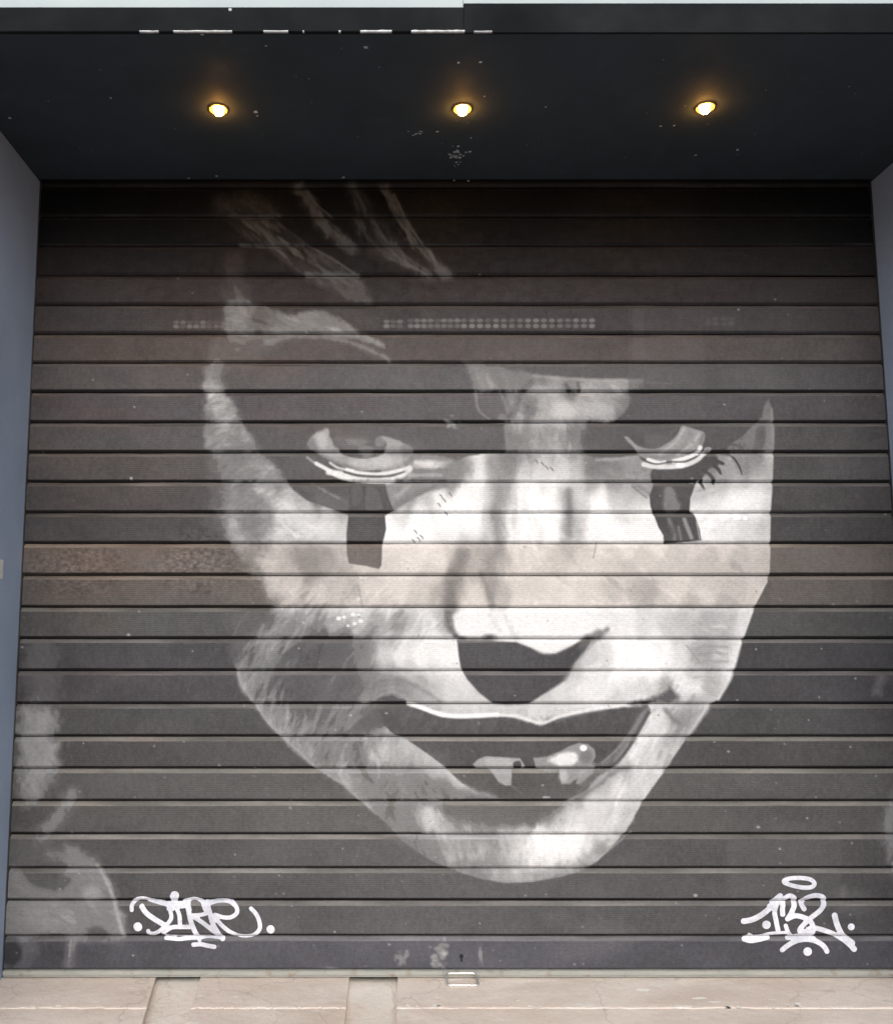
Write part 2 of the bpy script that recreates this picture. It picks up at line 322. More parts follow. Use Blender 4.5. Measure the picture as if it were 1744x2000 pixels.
# right eye
L([(1165, 897), (1210, 896), (1245, 892)], 7, 178, 6, .8); L([(1160, 908), (1200, 922), (1240, 945), (1270, 965)], 8, 128, 8, .6); L([(1180, 918), (1230, 935)], 12, 165, 9, .5)
L([(1235, 950), (1262, 972)], 4, 120, 3, .6); L([(1165, 890), (1215, 887)], 8, 90, 6, .7)
P([(1262, 850), (1300, 850), (1320, 835), (1300, 872), (1270, 874)], 100, 10, .7)
P([(1219, 855), (1227, 854), (1243, 869), (1262, 875.5), (1285, 875), (1308, 862), (1323, 847), (1332, 831), (1353, 837), (1376, 846), (1372, 868), (1361, 878), (1334, 890), (1308, 901), (1274, 900), (1251, 890), (1236, 873)], 160, 3.5)
L([(1255, 888), (1285, 893), (1320, 886)], 7, 128, 7, .55); L([(1372, 850), (1366, 872)], 6, 120, 4, .6)
L([(1350, 843), (1335, 870), (1305, 893)], 8, 140, 7, .6); L([(1365, 847), (1352, 866), (1325, 886)], 5, 192, 4, .7); L([(1335, 838), (1318, 864), (1290, 885)], 5, 190, 4, .7)
D(1236, 905, 26, 14, 158, 9, .7)
P([(1277, 914), (1334, 912), (1368, 898), (1376, 884), (1412, 877), (1426, 884), (1410, 900), (1400, 912), (1386, 914), (1374, 930), (1352, 942), (1280, 944)], 74, 3)
P([(1398, 886), (1420, 890), (1436, 915), (1420, 940), (1396, 925), (1404, 905)], 165, 5, .8)
L([(1266, 898), (1288, 904), (1298, 903)], 8, 235, 3); L([(1316, 901), (1340, 894), (1362, 884), (1367, 874)], 9, 238, 3)
L([(1257, 907), (1285, 912), (1330, 910), (1358, 900), (1372, 888), (1384, 878)], 9, 222, 3); D(1329, 908, 9, 6, 246, 3); D(1382, 878, 7, 5, 240, 2.5)
L([(1254, 897), (1280, 906), (1310, 902), (1340, 901), (1366, 888)], 2.8, 70, 1.5, .9)
L([(1390, 880), (1410, 872), (1430, 868), (1450, 876)], 4, 90, 3, .8)
L([(1420, 884), (1434, 896), (1444, 912), (1449, 927)], 4, 66, 1.8, .95, True)
for p_ in ([(1372, 918), (1385, 926), (1394, 938), (1393, 945)], [(1360, 924), (1368, 932), (1370, 945), (1375, 956)], [(1392, 908), (1402, 916), (1408, 926)], [(1398, 898), (1408, 904), (1414, 906)], [(1350, 930), (1356, 938), (1358, 944)]):
    L(p_, 7, 66, 2, .95, True)
P([(1277, 942), (1273, 955), (1268, 968), (1270, 990), (1276, 1004), (1286, 1030), (1295, 1045), (1297, 1062), (1330, 1059), (1369, 1055), (1366, 1035), (1355, 1003), (1346, 998), (1348, 972), (1352, 962), (1358, 944)], 78, 2.5, 1, False)
P([(1296, 955), (1315, 952), (1322, 975), (1330, 985), (1322, 1000), (1298, 1000)], 135, 7, .9)
L([(1306, 1012), (1316, 1040), (1318, 1054)], 9, 128, 5, .8); L([(1336, 1014), (1344, 1035), (1350, 1050)], 8, 165, 4, .85); L([(1325, 1030), (1330, 1055)], 6, 140, 4, .7); L([(1360, 1020), (1366, 1052)], 3, 190, 2, .7)
L([(1352, 975), (1385, 965), (1405, 955)], 6, 190, 6, .7); L([(1358, 960), (1375, 955)], 8, 160, 6, .5)
D(1410, 1012, 6, 4, 250, 2); D(1440, 1010, 7, 5, 250, 2); D(1455, 1012, 5, 4, 250, 2)
P([(1480, 838), (1492, 830), (1495, 850), (1488, 868), (1478, 862)], 108, 6, .7); L([(1506, 800), (1508, 860)], 5, 215, 4, .8)
# nose
L([(873, 1195), (876, 1218), (886, 1238), (905, 1247)], 9, 95, 8, .9)
P([(884, 1200), (905, 1192), (960, 1196), (1100, 1196), (1170, 1205), (1182, 1228), (1140, 1244), (1100, 1266), (1080, 1276), (1060, 1276), (1030, 1262), (985, 1250), (935, 1250), (905, 1246), (892, 1232), (884, 1216)], 236, 7, .9)
L([(985, 1200), (1000, 1235), (1012, 1250)], 8, 208, 7, .6); L([(955, 1200), (975, 1230)], 8, 215, 7, .6)
P([(893, 1250), (896, 1280), (900, 1303), (912, 1326), (936, 1353), (962, 1373), (990, 1377), (1033, 1374), (1065, 1353), (1101, 1329), (1121, 1297), (1141, 1273), (1152, 1256), (1160, 1246), (1146, 1246), (1113, 1263), (1085, 1276), (1061, 1276), (1037, 1265), (1008, 1254), (960, 1252), (920, 1250)], 72, 4, 1, False)
D(956, 1245, 12, 6, 95, 8, .75); L([(895, 1246), (930, 1249), (960, 1252)], 5, 120, 6, .6)
P([(1140, 1244), (1184, 1226), (1178, 1243), (1156, 1256), (1130, 1268)], 118, 9, .8); L([(1104, 1326), (1128, 1290), (1160, 1250)], 6, 150, 7, .6); L([(1008, 1251), (1040, 1266), (1062, 1276), (1088, 1274), (1118, 1260)], 4, 215, 5, .6)
L([(1065, 1353), (1101, 1329), (1121, 1297)], 3, 120, 3, .7)
# mouth
MOUTH = [(727, 1374), (745, 1362), (766, 1357), (782, 1364), (796, 1372), (823, 1384), (864, 1400), (915, 1399), (971, 1397), (1010, 1404), (1040, 1413), (1058, 1418), (1075, 1409), (1097, 1402), (1140, 1392), (1185, 1385), (1266, 1377),
 (1252, 1400), (1240, 1420), (1220, 1452), (1200, 1485), (1173, 1510), (1143, 1543), (1106, 1563), (1086, 1580), (1040, 1590), (980, 1590), (905, 1578), (870, 1568),
 (950, 1562), (930, 1546), (902, 1530), (870, 1500), (838, 1475), (796, 1446), (768, 1433), (748, 1420), (715, 1418), (700, 1410)]
P(MOUTH, 74, 4.5, 1, False)
P([(960, 1420), (1230, 1410), (1200, 1460), (1120, 1540), (1000, 1560), (900, 1500), (820, 1440)], 66, 30, .7)
P([(660, 1440), (700, 1400), (735, 1378), (745, 1400), (748, 1419), (700, 1432)], 95, 14, .75)
face_fill([(748, 1419), (768, 1433), (796, 1446), (838, 1475), (870, 1500), (902, 1530), (935, 1549), (970, 1560), (930, 1558), (880, 1550), (820, 1530), (740, 1470)], 3, 1)
L([(860, 1496), (900, 1532), (940, 1550), (968, 1558)], 8, 192, 7, .7)
P([(870, 1565), (930, 1562), (1000, 1566), (1090, 1566), (1075, 1590), (1030, 1606), (960, 1608), (900, 1600), (860, 1585)], 82, 20, .85)
P([(1097, 1402), (1150, 1388), (1180, 1387), (1120, 1400), (1085, 1411)], 130, 5, .7)
L([(798, 1374), (823, 1382), (860, 1395), (900, 1399), (971, 1396)], 9, 245, 3.5, .95); L([(971, 1397), (1010, 1399), (1058, 1412), (1097, 1398), (1185, 1381), (1262, 1373)], 6, 235, 4, .85)
P([(1226, 1375), (1262, 1366), (1296, 1352), (1308, 1343), (1318, 1356), (1314, 1368), (1290, 1371), (1258, 1375)], 84, 8, .85); D(1320, 1362, 7, 8, 105, 8, .7)
L([(730, 1366), (766, 1350), (800, 1368)], 5, 165, 5, .7)
# right lip ribbon and jaw creases
L([(1262, 1386), (1246, 1412), (1225, 1445), (1200, 1476), (1165, 1503), (1135, 1528)], 15, 118, 5, .9); L([(1255, 1392), (1235, 1425), (1208, 1460), (1175, 1490)], 3, 150, 3, .7)
L([(1266, 1392), (1246, 1428), (1230, 1456), (1205, 1488), (1175, 1508)], 7, 74, 4, .9)
L([(1230, 1500), (1195, 1510), (1160, 1540), (1125, 1560)], 8, 120, 7, .7); L([(1130, 1545), (1165, 1520)], 5, 150, 5, .6)
L([(1298, 1385), (1312, 1402), (1330, 1415)], 7, 120, 7, .7); L([(1340, 1400), (1325, 1425), (1300, 1450)], 14, 165, 10, .5)
for q_, g_ in (([(640, 1424), (700, 1382), (742, 1348), (790, 1346), (830, 1362)], 168), ([(620, 1400), (680, 1372), (730, 1334), (780, 1328)], 110), ([(600, 1440), (660, 1410), (705, 1372)], 95), ([(670, 1430), (715, 1392), (742, 1368)], 150), ([(690, 1330), (750, 1318), (820, 1345), (860, 1370)], 130), ([(730, 1300), (790, 1310), (850, 1345)], 170)):
    L(q_, 7, g_, 7, .5, True)
for x_, y_, rx_, ry_, g_, a_ in ((845, 1535, 26, 10, 108, .6), (880, 1548, 34, 8, 100, .6), (812, 1522, 18, 12, 120, .5), (815, 1600, 14, 30, 112, .6), (790, 1622, 18, 22, 118, .6), (842, 1650, 22, 14, 125, .55), (720, 1545, 30, 16, 120, .5), (905, 1640, 30, 22, 150, .5),
        (700, 1470, 14, 34, 112, .5), (640, 1455, 20, 30, 118, .45), (775, 1478, 12, 28, 150, .4), (560, 1300, 40, 22, 96, .5), (650, 1270, 60, 24, 88, .5), (640, 1340, 60, 30, 92, .45), (690, 1300, 30, 20, 110, .4), (950, 1690, 40, 8, 130, .4), (620, 1095, 30, 26, 158, .5), (590, 1080, 24, 20, 165, .4),
        (500, 1010, 26, 34, 118, .5), (470, 985, 18, 20, 150, .4), (455, 890, 22, 12, 118, .5), (440, 850, 20, 8, 130, .45), (500, 935, 22, 14, 120, .45), (1010, 880, 20, 22, 125, .35)):
    D(x_, y_, rx_*1.3, ry_*1.3, g_, 12, a_)
scumble(600, 1330, 150, 110, 420, 17, 24, 4, 122, 82, 200, 0, .6, seed=40); scumble(720, 1490, 130, 80, 360, 17, 20, 4, 110, 95, 230, 0, .6, seed=41)
scumble(860, 1570, 110, 60, 240, 17, 18, 4, 60, 95, 230, 0, .6, seed=42); scumble(470, 900, 80, 120, 300, 17, 16, 4, -20, 100, 220, 0, .6, seed=43); scumble(560, 1010, 110, 70, 240, 15, 16, 5, -35, 120, 235, 0, .5, seed=44)
scumble(940, 1665, 160, 50, 260, 13, 24, 4, 75, 110, 245, 0, .6, seed=45); scumble(1150, 1600, 120, 100, 200, 9, 26, 5, -50, 130, 250, 0, .6, seed=46); scumble(700, 1210, 180, 40, 240, 13, 18, 4, -50, 110, 235, 0, .6, seed=47)
# teeth
P([(923, 1493), (933, 1483), (948, 1477), (985, 1479), (1016, 1481), (1026, 1498), (1018, 1501), (1000, 1502), (999, 1518), (998, 1534), (986, 1534), (973, 1526), (961, 1510), (953, 1502), (930, 1501)], 168, 2.5, 1, False)
P([(950, 1480), (995, 1482), (998, 1494), (955, 1498)], 185, 5, .8); P([(1003, 1489), (1015, 1487), (1018, 1499), (1004, 1500)], 66, 2.5, .95); D(980, 1520, 9, 10, 165, 6, .6)
P([(1041, 1480), (1066, 1478), (1096, 1466), (1112, 1457), (1130, 1451), (1148, 1453), (1161, 1464), (1163, 1478), (1155, 1493), (1163, 1497), (1156, 1511), (1133, 1530), (1124, 1531), (1128, 1518), (1113, 1531), (1096, 1532), (1091, 1504), (1073, 1509), (1046, 1500)], 155, 2.5, 1, False)
P([(1070, 1484), (1095, 1472), (1122, 1470), (1128, 1486), (1112, 1496), (1085, 1494)], 238, 6, .9); D(1100, 1516, 9, 12, 195, 6, .8); D(1145, 1478, 12, 13, 110, 8, .7)
D(1139, 1461, 7, 6, 250, 2.5); L([(1125, 1520), (1145, 1503), (1160, 1492)], 7, 170, 5, .6)
L([(1000, 1535), (1020, 1550)], 3, 95, 3, .6); L([(1061, 1557), (1073, 1557)], 3, 215, 2, .8)
# jaw and chin accents
L([(1232, 1624), (1195, 1655), (1165, 1680)], 4, 215, 4, .5); L([(1020, 1706), (1080, 1702), (1150, 1670), (1185, 1640)], 9, 150, 10, .55)
P([(1035, 1640), (1060, 1626), (1110, 1628), (1145, 1640), (1130, 1672), (1080, 1684), (1042, 1675)], 240, 34, .8)
P([(1195, 1255), (1230, 1262), (1270, 1290), (1290, 1320), (1250, 1322), (1210, 1300)], 246, 22, .6)
L([(1448, 1252), (1434, 1303), (1424, 1330), (1402, 1366)], 5, 235, 4, .7); L([(1345, 1436), (1387, 1377)], 6, 215, 5, .6)
L([(1498, 1135), (1470, 1190), (1450, 1245)], 4, 232, 3, .7)
L([(462, 1310), (472, 1342), (497, 1375), (548, 1438), (620, 1502)], 7, 172, 6, .6); L([(640, 1515), (672, 1535), (735, 1590)], 5, 178, 5, .5)
P([(815, 1580), (842, 1578), (850, 1600), (838, 1622), (822, 1612)], 210, 18, .7)
for y_ in (1262, 1275, 1290): L([(1362, y_+4), (1392, y_), (1420, y_+2)], 4, 150, 4, .5)
L([(1340, 1260), (1368, 1295)], 3, 150, 3, .6); L([(700, 1145), (708, 1185)], 4, 165, 4, .5)
L([(1165, 1060), (1158, 1090)], 2.5, 165, 2, .7)
for x_, y_, r_ in ((662, 1208, 5), (672, 1205, 4), (690, 1200, 5), (700, 1202, 4), (705, 1213, 5), (693, 1218, 4), (680, 1222, 3), (700, 1170, 4), (705, 1128, 3)):
    D(x_, y_, r_, r_*.8, 240, 2, .9)
for x_, y_ in ((862, 968), (868, 976), (858, 985), (880, 965), (812, 1038), (818, 1052), (808, 1056), (824, 1048), (1060, 905), (1068, 912), (1048, 900), (1078, 915), (872, 1002)):
    L([(x_-3, y_-2), (x_, y_), (x_+2, y_+4)], 2.2, 110, 1.4, .8)
# smoky forms at the lower left and the two edges
P([(42, 1395), (62, 1375), (105, 1380), (112, 1410), (106, 1440), (120, 1450), (112, 1500), (95, 1530), (80, 1560), (45, 1560), (38, 1480)], 172, 26, .85)
P([(60, 1250), (100, 1252), (110, 1300), (105, 1375), (60, 1375), (50, 1320)], 118, 34, .7)
L([(140, 1555), (122, 1585), (100, 1612), (80, 1640)], 24, 150, 20, .8)
P([(30, 1640), (70, 1630), (110, 1640), (80, 1690), (40, 1720), (15, 1700)], 112, 26, .6)
P([(130, 1650), (170, 1668), (205, 1705), (232, 1760), (246, 1832), (180, 1838), (100, 1832), (10, 1834), (10, 1700), (60, 1712), (110, 1722), (125, 1690)], 148, 16, .8)
D(110, 1672, 26, 16, 140, 14, .6); P([(50, 1712), (90, 1708), (135, 1715), (128, 1735), (105, 1742), (70, 1730)], 92, 12, .8); D(165, 1735, 24, 12, 125, 14, .6)
L([(190, 1690), (215, 1735), (232, 1790), (243, 1828)], 8, 190, 6, .7); D(180, 1745, 20, 16, 175, 14, .6); D(90, 1790, 60, 24, 168, 26, .5); D(190, 1822, 22, 12, 84, 10, .85)
P([(10, 1830), (50, 1832), (75, 1850), (55, 1880), (45, 1890), (8, 1890)], 120, 20, .7); D(22, 1862, 22, 26, 48, 10, .85); L([(150, 1832), (138, 1860), (135, 1885)], 18, 140, 12, .75); D(110, 1862, 24, 16, 70, 12, .7)
L([(140, 1834), (136, 1868)], 3, 165, 3, .7)
L([(1720, 1318), (1712, 1350)], 16, 125, 12, .7); L([(1752, 1560), (1738, 1610), (1760, 1700)], 30, 160, 22, .75); D(1665, 1762, 40, 24, 100, 22, .6); D(1645, 1745, 8, 14, 125, 10, .6)
scumble(120, 1770, 130, 120, 240, 14, 26, 9, 30, 95, 230, 0, .5, seed=33); scumble(80, 1430, 60, 160, 120, 12, 24, 9, 60, 95, 230, 0, .5, seed=34)
scumble(640, 440, 120, 80, 260, 22, 46, 6, 58, 92, 210, -10, .6, seed=50); scumble(770, 450, 90, 90, 240, 24, 46, 6, 62, 92, 210, -12, .6, seed=51); scumble(520, 450, 90, 70, 160, 18, 40, 7, 42, 88, 210, -6, .6, seed=52)
# roller marks: flat patches of slightly different grey over old paint
for x0, y0, x1, y1, g, a in ((1226, 590, 1376, 830, 92, .5), (1376, 590, 1545, 885, 82, .5), (1420, 1636, 1640, 1762, 88, .6), (960, 826, 984, 884, 74, .5), (150, 1190, 330, 1370, 82, .4), (1505, 1065, 1700, 1190, 92, .4), (1236, 596, 1258, 700, 104, .5)):
    P([(x0, y0), (x1, y0), (x1, y1), (x0, y1)], g, 5, a, False)
# dust and grime variation
Xc = (np.arange(PW)+.5)/PS; Yc = (np.arange(PH)+.5)/PS
dk = np.clip((140-cv)/60, 0, 1)
cv += dk*(vnoise(cv.shape, 60, 40, 21, 4)*9+vnoise(cv.shape, 4, 8, 22, 2)*5)+(1-dk)*vnoise(cv.shape, 3, 3, 23, 2)*5
# paint chips and splashes
for i in range(330):
    x = rng.uniform(5, 1850); y = 360+1530*rng.random()**.45; r = rng.uniform(.8, 2.1)*(1.5 if rng.random() > .93 else 1)
    D(x, y, r*rng.uniform(.9, 1.6), r, rng.uniform(120, 225), 1.4, .65)
for x, y, rx, ry, g in ((785, 1868, 12, 16, 140), (862, 1858, 19, 18, 150), (855, 1880, 16, 12, 148), (938, 1866, 5, 17, 150), (648, 1892, 16, 4, 120), (880, 826, 16, 12, 150)):
    for k in range(26):
        D(x+rng.normal()*rx*.45, y+rng.normal()*ry*.45, rx*.28, ry*.24, g+rng.normal()*22, 3, .55)
D(1180, 1830, 50, 28, 108, 24, .45); D(1130, 1855, 60, 22, 100, 24, .45); D(1090, 1790, 30, 16, 96, 18, .4)
cv = np.where(cv > 90, 90+(cv-90)*((np.clip(cv-90, 0, 165)/165)**.22), cv)
cv = np.clip(cv, 18, 252)
# ------------------------------------------------------------------ helpers
def to_plane(x, y, Y0=0.0):
    """layout unit (x, y) -> world X, Z on the vertical plane y = Y0"""
    u = (np.asarray(x, float)-CX)/FPX; v = (CY-np.asarray(y, float))/FPX
    t = (DIST+Y0)/(math.cos(PITCH)-v*math.sin(PITCH))
    return u*t, CAMZ+(math.sin(PITCH)+v*math.cos(PITCH))*t
def to_layout(X, Z):
    dz = Z-CAMZ; c, s = math.cos(PITCH), math.sin(PITCH)
    f = DIST*c+dz*s; up = -DIST*s+dz*c
    return CX+FPX*X/f, CY-FPX*up/f
def on_level(x, y, Z):
    """layout unit -> world X, Y on the level plane z = Z"""
    u = (x-CX)/FPX; v = (CY-y)/FPX
    t = (Z-CAMZ)/(math.sin(PITCH)+v*math.cos(PITCH))
    return u*t, -DIST+(math.cos(PITCH)-v*math.sin(PITCH))*t

def tag(o, label=None, cat=None, group=None, kind=None):
    if label: o['label'] = label
    if cat: o['category'] = cat
    if group: o['group'] = group
    if kind: o['kind'] = kind
    return o
def empty(name, loc, label, cat, group=None):
    o = bpy.data.objects.new(name, None); o.location = loc; col.objects.link(o)
    o.empty_display_size = .1
    return tag(o, label, cat, group)
def link(name, me, mat, parent=None):
    o = bpy.data.objects.new(name, me); col.objects.link(o)
    if mat: me.materials.append(mat)
    if parent:
        o.parent = parent; o.matrix_parent_inverse = Matrix.Translation(-Vector(parent.location))
    return o
def obj(name, bm, mat, parent=None, smooth=False):
    me = bpy.data.meshes.new(name); bmesh.ops.recalc_face_normals(bm, faces=bm.faces); bm.to_mesh(me); bm.free()
    if smooth:
        for p in me.polygons: p.use_smooth = True
    return link(name, me, mat, parent)
def box(bm, x0, x1, y0, y1, z0, z1, bev=0):
    r = bmesh.ops.create_cube(bm, size=1)
    bmesh.ops.scale(bm, vec=(x1-x0, y1-y0, z1-z0), verts=r['verts'])
    bmesh.ops.translate(bm, vec=((x0+x1)/2, (y0+y1)/2, (z0+z1)/2), verts=r['verts'])
    if bev:
        es = list({e for v in r['verts'] for e in v.link_edges})
        bmesh.ops.bevel(bm, geom=es, offset=bev, segments=2, affect='EDGES', clamp_overlap=True)
def lathe(bm, prof, c, n=40, cap=True):
    rings = []
    for r, z in prof:
        rings.append([bm.verts.new((c[0]+r*math.cos(2*math.pi*k/n), c[1]+r*math.sin(2*math.pi*k/n), c[2]+z)) for k in range(n)])
    for a, b in zip(rings, rings[1:]):
        for k in range(n): bm.faces.new((a[k], a[(k+1) % n], b[(k+1) % n], b[k]))
    if cap: bm.faces.new(rings[-1])
def tube(bm, pts, r, closed=False, n=12):
    pts = [Vector(p) for p in pts]; N = len(pts); rings = []
    for i, p in enumerate(pts):
        a = pts[i-1] if (i or closed) else p; b = pts[(i+1) % N] if (i < N-1 or closed) else p
        t = (b-a).normalized(); up = Vector((0, 1, 0)) if abs(t.y) < .9 else Vector((1, 0, 0))
        s = t.cross(up).normalized(); u = s.cross(t)
        rings.append([bm.verts.new(p+(s*math.cos(2*math.pi*k/n)+u*math.sin(2*math.pi*k/n))*r) for k in range(n)])
    for i in range(N if closed else N-1):
        a, b = rings[i], rings[(i+1) % N]
        for k in range(n): bm.faces.new((a[k], a[(k+1) % n], b[(k+1) % n], b[k]))
    if not closed: bm.faces.new(rings[0]); bm.faces.new(rings[-1])

class Mat:
    def __init__(s, name, rough=.6, base=(.5, .5, .5), metal=0, spec=.5):
        s.m = bpy.data.materials.new(name); s.m.use_nodes = True; s.t = s.m.node_tree
        s.b = s.t.nodes['Principled BSDF']; s.b.inputs['Roughness'].default_value = rough
        s.b.inputs['Base Color'].default_value = (*base, 1); s.b.inputs['Metallic'].default_value = metal
        s.b.inputs['Specular IOR Level'].default_value = spec
        s.tc = s.n('ShaderNodeTexCoord').outputs['Object']
    def n(s, t, **k):
        q = s.t.nodes.new(t)
        for a, b in k.items(): setattr(q, a, b)
        return q
    def mapping(s, scale=(1, 1, 1)):
        q = s.n('ShaderNodeMapping'); q.inputs['Scale'].default_value = scale; s.t.links.new(s.tc, q.inputs[0]); return q.outputs[0]
    def noise(s, scale, detail=4, sc3=None, rough=.5):
        q = s.n('ShaderNodeTexNoise'); q.inputs['Scale'].default_value = scale; q.inputs['Detail'].default_value = detail; q.inputs['Roughness'].default_value = rough
        s.t.links.new(s.mapping(sc3) if sc3 else s.tc, q.inputs['Vector']); return q.outputs['Fac']
    def ramp(s, fac, stops):
        q = s.n('ShaderNodeValToRGB'); e = q.color_ramp.elements
        while len(e) < len(stops): e.new(.5)
        for k, (p, c) in enumerate(stops):
            e[k].position = p; e[k].color = (c, c, c, 1) if not hasattr(c, '__len__') else (*c, 1)
        s.t.links.new(fac, q.inputs[0]); return q.outputs[0]
    def mix(s, fac, a, b, mode='MIX'):
        q = s.n('ShaderNodeMix', data_type='RGBA', blend_type=mode)
        for i, v in ((0, fac), (6, a), (7, b)):
            if isinstance(v, (int, float)): q.inputs[i].default_value = v
            elif isinstance(v, tuple): q.inputs[i].default_value = (*v, 1)
            else: s.t.links.new(v, q.inputs[i])
        return q.outputs[2]
    def color(s, o): s.t.links.new(o, s.b.inputs['Base Color'])
    def rough(s, o): s.t.links.new(o, s.b.inputs['Roughness'])
    def bump(s, h, strength=.3, dist=.002):
        q = s.n('ShaderNodeBump'); q.inputs['Strength'].default_value = strength; q.inputs['Distance'].default_value = dist
        s.t.links.new(h, q.inputs['Height']); s.t.links.new(q.outputs[0], s.b.inputs['Normal'])
    def speckle(s, scale, size, dens, sc3=None):
        """sparse round flecks, 1 inside"""
        v = s.n('ShaderNodeTexVoronoi'); v.inputs['Scale'].default_value = scale
        s.t.links.new(s.mapping(sc3) if sc3 else s.tc, v.inputs['Vector'])
        a = s.n('ShaderNodeMath', operation='LESS_THAN'); s.t.links.new(v.outputs['Distance'], a.inputs[0]); a.inputs[1].default_value = size
        sp = s.n('ShaderNodeSeparateColor'); s.t.links.new(v.outputs['Color'], sp.inputs[0])
        b = s.n('ShaderNodeMath', operation='LESS_THAN'); s.t.links.new(sp.outputs[0], b.inputs[0]); b.inputs[1].default_value = dens
        c = s.n('ShaderNodeMath', operation='MULTIPLY'); s.t.links.new(a.outputs[0], c.inputs[0]); s.t.links.new(b.outputs[0], c.inputs[1])
        return c.outputs[0]

# ------------------------------------------------------------------ materials
m = Mat('shutter_paint', .5, spec=.12)
at = m.n('ShaderNodeAttribute', attribute_name='paint')
g1 = m.noise(60, 6, (1, 1, 1.6), .65); g2 = m.noise(420, 2)
c = m.mix(.5, at.outputs['Color'], m.ramp(g1, [(.25, .55), (.75, 1.0)]), 'MULTIPLY')
c = m.mix(.35, c, m.ramp(g2, [(.3, .5), (.7, 1.0)]), 'MULTIPLY')
gain = m.n('ShaderNodeVectorMath', operation='SCALE'); gain.inputs['Scale'].default_value = 1.42
m.t.links.new(c, gain.inputs[0]); m.color(gain.outputs[0])
m.rough(m.ramp(m.noise(25, 4), [(.3, .42), (.7, .66)]))
wv = m.n('ShaderNodeTexWave', wave_type='BANDS', bands_direction='Z'); wv.inputs['Scale'].default_value = 42; wv.inputs['Distortion'].default_value = .1
m.t.links.new(m.tc, wv.inputs['Vector'])
hh = m.n('ShaderNodeMath', operation='MULTIPLY_ADD'); m.t.links.new(g2, hh.inputs[0]); hh.inputs[1].default_value = .6
m.t.links.new(wv.outputs['Fac'], hh.inputs[2]); m.bump(hh.outputs[0], .25, .0012)
M_CURT = m.m

m = Mat('tag_paint', .6)
m.color(m.mix(m.ramp(m.noise(9, 4), [(.42, .0), (.68, .6)]), m.mix(1.0, (.76, .76, .82), m.ramp(m.noise(70, 6, None, .7), [(.25, .62), (.6, 1.0)]), 'MULTIPLY'), (.30, .31, .35))); M_TAG = m.m

def painted(name, base, rough, wear=.5, fleck=.25, spec=.4):
    m = Mat(name, rough, spec=spec)
    a = m.ramp(m.noise(2.2, 6, (1, 1, .8), .6), [(.3, tuple(v*.82 for v in base)), (.7, tuple(v*1.15 for v in base))])
    a = m.mix(m.ramp(m.noise(7, 7, (1.2, 1.2, .4), .7), [(.58, 0.), (.8, .35*wear)]), a, tuple(min(v*2.6+.02, 1) for v in base))
    a = m.mix(m.ramp(m.noise(230, 2), [(.35, 0.), (.7, .14)]), a, tuple(v*1.8 for v in base))
    a = m.mix(m.ramp(m.noise(1.3, 5, (1, 1, 1), .6), [(.35, 0.), (.75, .4)]), a, (base[0]*1.05, base[1]*.97, base[2]*1.08))
    a = m.mix(m.speckle(9, .05, fleck), a, (.42, .43, .44)); a = m.mix(m.speckle(26, .06, fleck*.5), a, (.3, .31, .32))
    m.color(a); m.rough(m.ramp(m.noise(5, 5), [(.3, rough*.85), (.7, min(rough*1.25, 1))])); m.bump(m.noise(120, 4), .25, .001)
    return m.m
M_JAMB = painted('slate_panel_paint', (.315, .405, .54), .42, .35)
M_SOF = painted('soffit_paint', (.044, .055, .064), .75, .6, .35, .15)
M_FAS = painted('fascia_paint', (.0075, .009, .010), .8, .12, .1, .15)
m = Mat('pale_wall', .8); m.color(m.ramp(m.noise(3, 5), [(.3, (.40, .46, .47)), (.7, (.50, .56, .56))])); M_PALE = m.m
m = Mat('bare_edge', .6); m.color(m.ramp(m.noise(60, 3), [(.3, .4), (.7, .75)])); M_CHIP = m.m
m = Mat('rail_metal', .5, spec=.5)
a = m.ramp(m.noise(6, 6, (1, 1, 12), .7), [(.3, (.25, .26, .24)), (.7, (.36, .35, .31))])
a = m.mix(m.ramp(m.noise(30, 5), [(.55, 0.), (.7, .7)]), a, (.22, .17, .12)); m.color(a); m.bump(m.noise(80, 4), .4, .001); M_RAIL = m.m
m = Mat('guide_metal', .7); m.color(m.ramp(m.noise(8, 5), [(.3, .02), (.7, .045)])); M_GUIDE = m.m
m = Mat('handle_steel', .28, (.82, .80, .77), .85); m.rough(m.ramp(m.noise(60, 3), [(.3, .2), (.7, .45)])); M_HAND = m.m
m = Mat('black_void', .9, (.01, .01, .012)); M_VOID = m.m
